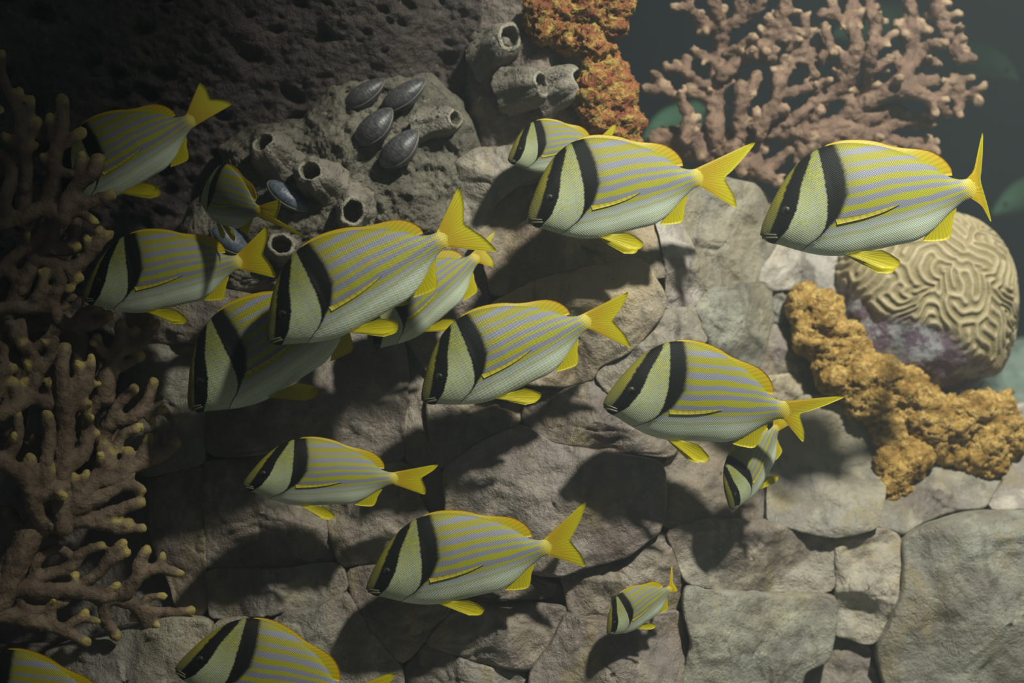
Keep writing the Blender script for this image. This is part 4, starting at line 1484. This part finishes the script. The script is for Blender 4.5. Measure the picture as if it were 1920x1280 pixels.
# --- pink coral at the top right
PC = [
    [([(1232, 262), (1279, 253), (1327, 262), (1383, 256), (1439, 247), (1487, 253), (1552, 259)], 19, 12, 0), ([(1262, 275), (1284, 281), (1341, 298), (1397, 309), (1439, 332), (1461, 342)], 20, 9), ([(1436, 318), (1467, 295), (1481, 284)], 12, 9),
     ([(1405, 262), (1419, 306)], 12, 10, 0), ([(1433, 250), (1433, 281)], 12, 9), ([(1300, 270), (1360, 285), (1400, 285)], 24, 18, 0), ([(1490, 253), (1507, 281), (1532, 275)], 11, 9), ([(1507, 281), (1497, 304)], 10, 9)],
    [([(1341, 262), (1341, 197), (1343, 155), (1349, 112), (1352, 70), (1349, 37), (1338, 0), (1330, -40)], 18, 12), ([(1322, 160), (1300, 145), (1284, 132), (1249, 125)], 9, 7), ([(1288, 138), (1287, 110)], 8, 8), ([(1340, 118), (1301, 93)], 8, 7),
     ([(1335, 195), (1318, 184), (1296, 174)], 9, 7), ([(1352, 165), (1371, 153)], 8, 6), ([(1345, 50), (1312, 40), (1300, 26), (1288, -5), (1285, -40)], 10, 8), ([(1290, 12), (1265, 13)], 8, 7), ([(1345, 25), (1357, 15)], 8, 8)],
    [([(1284, 260), (1287, 208), (1270, 180), (1242, 169), (1212, 166)], 11, 8), ([(1252, 172), (1238, 152), (1226, 138)], 9, 8), ([(1290, 235), (1306, 219)], 8, 6)],
    [([(1352, 62), (1383, 34), (1391, 0), (1396, -50)], 13, 12), ([(1394, 37), (1425, 8), (1442, -20), (1450, -50)], 10, 9), ([(1370, 50), (1367, 42)], 7, 6)],
    [([(1352, 140), (1383, 118), (1408, 101), (1439, 79), (1455, 60), (1467, 28), (1476, -5), (1480, -50)], 13, 11), ([(1360, 100), (1390, 88), (1409, 70)], 9, 7), ([(1405, 105), (1447, 110)], 11, 9), ([(1448, 66), (1426, 54)], 8, 7), ([(1440, 55), (1440, 32)], 7, 6),
     ([(1465, 40), (1478, 66), (1476, 92)], 11, 9), ([(1478, 75), (1492, 86)], 8, 7), ([(1470, 20), (1494, 22)], 8, 7)],
    [([(1386, 255), (1386, 191), (1388, 160)], 13, 9), ([(1392, 205), (1402, 180), (1419, 142)], 11, 11), ([(1395, 232), (1400, 228)], 8, 8), ([(1419, 240), (1419, 205)], 9, 7)],
    [([(1425, 250), (1434, 222), (1453, 191), (1459, 157), (1453, 132)], 14, 8), ([(1459, 160), (1481, 118), (1504, 96), (1509, 65), (1506, 34)], 13, 9), ([(1511, 66), (1524, 60)], 9, 8), ([(1463, 150), (1470, 138)], 7, 6), ([(1478, 176), (1518, 163)], 11, 7),
     ([(1445, 212), (1472, 202)], 14, 10), ([(1483, 125), (1478, 110)], 8, 7), ([(1500, 105), (1537, 93), (1545, 75), (1549, 52)], 12, 8), ([(1500, 110), (1525, 125), (1528, 140)], 12, 9)],
    [([(1445, 250), (1492, 221), (1523, 193), (1537, 152)], 13, 9), ([(1523, 193), (1560, 180), (1578, 160)], 12, 9), ([(1530, 175), (1520, 158)], 8, 8), ([(1537, 165), (1550, 150)], 8, 8)],
    [([(1495, 225), (1542, 186), (1584, 157), (1598, 118), (1607, 79), (1593, 42), (1598, 0), (1600, -50)], 15, 12), ([(1540, 24), (1565, 30), (1593, 44)], 9, 9), ([(1568, 28), (1560, 2)], 9, 8), ([(1596, 50), (1612, 52)], 9, 8), ([(1586, 120), (1570, 93)], 10, 8),
     ([(1584, 150), (1566, 130)], 9, 8), ([(1545, 110), (1556, 95), (1545, 52)], 11, 8), ([(1600, 100), (1622, 92)], 9, 8), ([(1600, 20), (1625, 22), (1638, 15)], 10, 9)],
    [([(1500, 248), (1556, 239), (1612, 199), (1669, 169), (1702, 127), (1708, 84), (1708, 42), (1705, 0), (1700, -50)], 17, 12), ([(1669, 169), (1714, 174), (1747, 186), (1777, 212)], 14, 9), ([(1706, 155), (1753, 152)], 14, 12), ([(1714, 106), (1747, 84), (1771, 82)], 12, 9),
     ([(1725, 112), (1761, 121)], 12, 8), ([(1710, 50), (1742, 56)], 9, 8), ([(1712, 48), (1728, 40)], 7, 6), ([(1704, 78), (1682, 44)], 10, 8), ([(1690, 130), (1680, 105)], 9, 8)],
    [([(1753, -50), (1753, 0), (1767, 42), (1787, 84), (1800, 112)], 14, 13), ([(1796, 105), (1822, 110)], 10, 9), ([(1775, 32), (1796, 25)], 9, 8), ([(1782, 55), (1803, 52)], 8, 7), ([(1785, 75), (1807, 73)], 8, 7), ([(1790, 95), (1810, 93)], 8, 7), ([(1756, 10), (1776, 5)], 9, 8)],
    [([(1742, 184), (1772, 182), (1798, 178), (1826, 176), (1842, 160)], 10, 8), ([(1798, 178), (1798, 214)], 9, 9), ([(1798, 178), (1790, 141)], 11, 9), ([(1794, 152), (1819, 146)], 9, 9), ([(1824, 174), (1836, 194)], 9, 8), ([(1775, 184), (1771, 164)], 9, 9)],
    [([(1600, 215), (1640, 221), (1683, 204), (1700, 215)], 14, 10), ([(1560, 245), (1584, 239), (1640, 253), (1674, 233), (1719, 226), (1748, 231)], 15, 9), ([(1719, 226), (1722, 219)], 9, 9), ([(1650, 255), (1690, 270), (1742, 259)], 13, 8), ([(1690, 270), (1754, 284)], 12, 9),
     ([(1580, 250), (1620, 275), (1660, 280)], 15, 12), ([(1540, 255), (1560, 275), (1580, 285)], 15, 12)],
    [([(1612, 197), (1628, 145), (1635, 90), (1640, 50), (1632, 17), (1630, -40)], 12, 9), ([(1638, 95), (1655, 80), (1678, 62)], 8, 7), ([(1630, 130), (1655, 120), (1668, 110)], 10, 9), ([(1630, 150), (1648, 165), (1650, 190)], 11, 9), ([(1620, 170), (1605, 180), (1590, 205)], 11, 9),
     ([(1640, 50), (1656, 40)], 9, 8)],
]
make_coral('pink_coral', 'pinkish brown coral fan of knobbly twigs standing in open water', PC, MATS['coral_pink'],
           lambda x, y: 0.46 + 0.00004 * (x - 1240) + 0.00012 * (y - 150), 0.0042, 9, tipr=0.016, nub=0.8, wob=0.06, thick=0.98, ampn=0.008)


# ------------------------------------------------------------------ brain coral
def build_brain():
    N = 380
    waves = 46
    k = np.fft.fftfreq(N, 1.0 / N) / waves
    kx, ky = np.meshgrid(k, k)
    k2 = kx**2 + ky**2
    lin = 0.75 - (1 - k2) ** 2
    rs = np.random.RandomState(5)
    u = 0.3 * rs.randn(N, N)
    dt = 0.6
    den = 1.0 / (1 - dt * lin)
    for _ in range(60):
        u = np.real(np.fft.ifft2((np.fft.fft2(u - dt * u**3)) * den))
    u = u / np.abs(u).max()
    A = 2.25
    g = np.linspace(-A, A, N)
    U, Vv = np.meshgrid(g, g)
    rho = np.hypot(U, Vv)
    # square map to a disc so that the border is a circle
    mx = np.maximum(np.abs(U), np.abs(Vv)) + 1e-9
    sc_ = mx / (rho + 1e-9)
    f = np.where(rho > 1e-6, sc_, 1.0)
    al = rho * f
    ph = np.arctan2(Vv, U)
    ax = np.array([0.20, -0.86, 0.46]); ax /= np.linalg.norm(ax)
    e1 = np.cross(ax, [0, 0, 1.0]); e1 /= np.linalg.norm(e1)
    e2 = np.cross(e1, ax)
    D = np.cos(al)[..., None] * ax + np.sin(al)[..., None] * (np.cos(ph)[..., None] * e1 + np.sin(ph)[..., None] * e2)
    k_ = (DCAM + 0.60) / DCAM / 1000
    R = np.array([172 * k_, 165 * k_, 176 * k_])
    # super-ellipsoid: boulder with blunt shoulders
    p = 2.5
    s = (np.abs(D[..., 0]) ** p + np.abs(D[..., 1]) ** p + np.abs(D[..., 2]) ** p) ** (-1 / p)
    P = D * s[..., None] * R
    ctr = np.array(W(1720, 572, 0.60))
    # ridges fade out on the purple, worn foot
    foot = P[..., 2] / k_ + 0.55 * P[..., 0] / k_
    P3 = (P + ctr).reshape(-1, 3)
    fz = foot + 34 * fbm(P3, 14.0, 3).reshape(N, N)
    live = sstep(-78, -36, fz)
    ridge = 0.5 + 0.5 * np.tanh((u - 0.12) * 2.6)
    hgt = 0.0062 * ridge * live + 0.006 * fbm(P3, 9.0, 3).reshape(N, N) + (1 - live) * (0.006 * fbm(P3, 30.0, 3).reshape(N, N) - 0.008)
    Vt = P + D * hgt[..., None]
    o = mesh_obj('brain_coral', Vt.reshape(-1, 3), grid_faces(N, N), None)
    o.location = Vector(ctr.tolist())
    vec_attr(o.data, 'rl', np.stack([ridge, live, 0 * live], -1).reshape(-1, 3))
    M = Mat('brain_coral', 0.6, 0.35)
    sep = M.node('SeparateXYZ')
    M.put(sep.inputs[0], M.attr('rl').outputs['Vector'])
    P_ = M.pos()
    n = M.noise(P_, 24.0, 4, 0.6)
    n2 = M.noise(P_, 140.0, 3, 0.6)
    rid = M.mix(M.ss(n, 0.35, 0.65), (0.36, 0.30, 0.17), (0.46, 0.385, 0.25))
    grv = M.mix(M.ss(n, 0.35, 0.65), (0.22, 0.178, 0.085), (0.27, 0.22, 0.115))
    c = M.mix(sep.outputs[0], grv, rid)
    ft = M.mix(M.ss(n, 0.46, 0.58), (0.13, 0.085, 0.125), (0.30, 0.30, 0.32))
    ft = M.mix(M.math('MULTIPLY', M.ss(n2, 0.55, 0.7), 0.4), ft, (0.40, 0.41, 0.40))
    M.color(M.mix(sep.outputs[1], ft, c))
    M.normal(M.bump(n2, 0.4, 0.004))
    o.data.materials.append(M.m)
    tag(o, 'round brain coral with maze ridges and a purple-grey foot', 'coral')


build_brain()


# ------------------------------------------------------------------ the school of striped fish
make_fish('big striped fish with an edge-on tail in front of the brain coral', (1425, 440), (1822, 352), 0.02, 0.0, 0.05, 1.0, 1.0, tailpx=[(1872, 236), (1842, 338), (1864, 414)])
make_fish('striped fish with a forked tail spread below the red-orange sponge', (988, 412), (1312, 331), 0.02, 0.08, -0.18, 0.1, 1.04, tailpx=[(1417, 266), (1360, 335), (1381, 389)])
make_fish('striped fish with a high arched back swimming above a smaller head-down fish', (1130, 757), (1474, 768), 0.0, 0.06, -0.22, 0.1, 1.02, 0.10, tailpx=[(1582, 742), (1500, 777), (1507, 828)])
make_fish('big striped fish whose tail stands upright below the rounded grey mussels', (500, 640), (832, 446), -0.10, 0.05, 0.0, 0.10, 0.93, tailpx=[(862, 350), (872, 418), (932, 470)])
make_fish('blackish fish in the shadow of a bigger fish, above the purple-brown stone', (354, 766), (668, 562), 0.02, 0.01, 0.0, 0.1, 0.98)
make_fish('dull brownish striped fish half behind two brighter ones', (692, 652), (893, 482), 0.10, 0.03, 0.2, 0.2, 0.92, tailpx=[(933, 430), (912, 468), (928, 500)])
make_fish('striped fish with a spread forked tail over the tan stone', (790, 750), (1102, 600), 0.0, 0.06, 0.0, -0.05, 0.93, tailpx=[(1178, 547), (1150, 600), (1184, 651)])
make_fish('small orange-edged fish peeping out behind the fish below the sponge', (952, 300), (1122, 272), 0.13, 0.05, 0.0, 0.0, 1.06, small=True)
make_fish('striped fish nosing towards the netlike coral', (155, 560), (450, 490), 0.02, 0.03, 0.05, -0.2, 0.98, tailpx=[(502, 424), (494, 476), (515, 520)])
make_fish('small foreshortened striped fish under the barnacles', (377, 372), (487, 396), 0.09, -0.17, 0.1, 0.3, 0.98, small=True, tailpx=[(514, 374), (504, 408), (532, 442)])
make_fish('dim striped fish with its head behind the yellow-tipped coral', (108, 374), (360, 224), 0.13, 0.02, 0.0, 0.2, 1.0, tailpx=[(375, 154), (394, 184), (434, 192)])
make_fish('slim striped fish with a dull orange tail over the brown stones', (455, 908), (742, 896), 0.0, 0.05, 0.0, -0.1, 0.86, tailpx=[(822, 870), (792, 895), (797, 926)])
make_fish('striped fish with lowered pectoral fin casting a shadow on the stones below', (686, 1104), (1028, 1024), 0.02, 0.03, 0.0, -0.05, 0.93, tailpx=[(1097, 940), (1070, 1012), (1098, 1061)])
make_fish('tiny bright fish with an upright edge-on tail over the purple-brown stones', (1138, 1187), (1257, 1103), 0.03, 0.05, 0.0, 0.6, 0.98, small=True, tailpx=[(1264, 1062), (1263, 1092), (1274, 1108)])
make_fish('small bright fish pointing head down beneath the arched fish', (1370, 955), (1456, 800), 0.10, 0.06, 0.0, 0.0, 1.02, small=True)
make_fish('striped fish with a reddish back edge rising from below the grey slab', (328, 1252), (655, 1308), -0.02, 0.03, -0.1, 0.0, 1.05)
make_fish('very dark fish beneath the low sprawling coral', (-125, 1318), (215, 1350), 0.0, 0.0, 0.0, 0.0, 1.0)
# blurred green fish far off in the open water
make_fish('blurred green fish in open water past the knobbly coral tips', (1910, 150), (1775, 85), 1.5, 0.2, 0.0, 0.0, 0.55, small=True, green=True)
make_fish('blurred green fish behind the edge-on fish tail', (1860, 402), (2010, 330), 1.6, 0.1, 0.0, 0.0, 0.55, small=True, green=True)
make_fish('blurred green fish seen through the pink coral branches', (1560, 70), (1730, 30), 1.5, 0.1, 0.0, 0.0, 0.6, small=True, green=True)
make_fish('blurred green fish between red-orange sponge and pink coral', (1205, 262), (1330, 200), 1.5, 0.1, 0.0, 0.0, 0.6, small=True, green=True)

tri = sum(sum(len(p.vertices) - 2 for p in o.data.polygons) for o in bpy.data.objects if o.type == 'MESH')
print('TRIANGLES', tri, 'OBJECTS', len(bpy.data.objects))
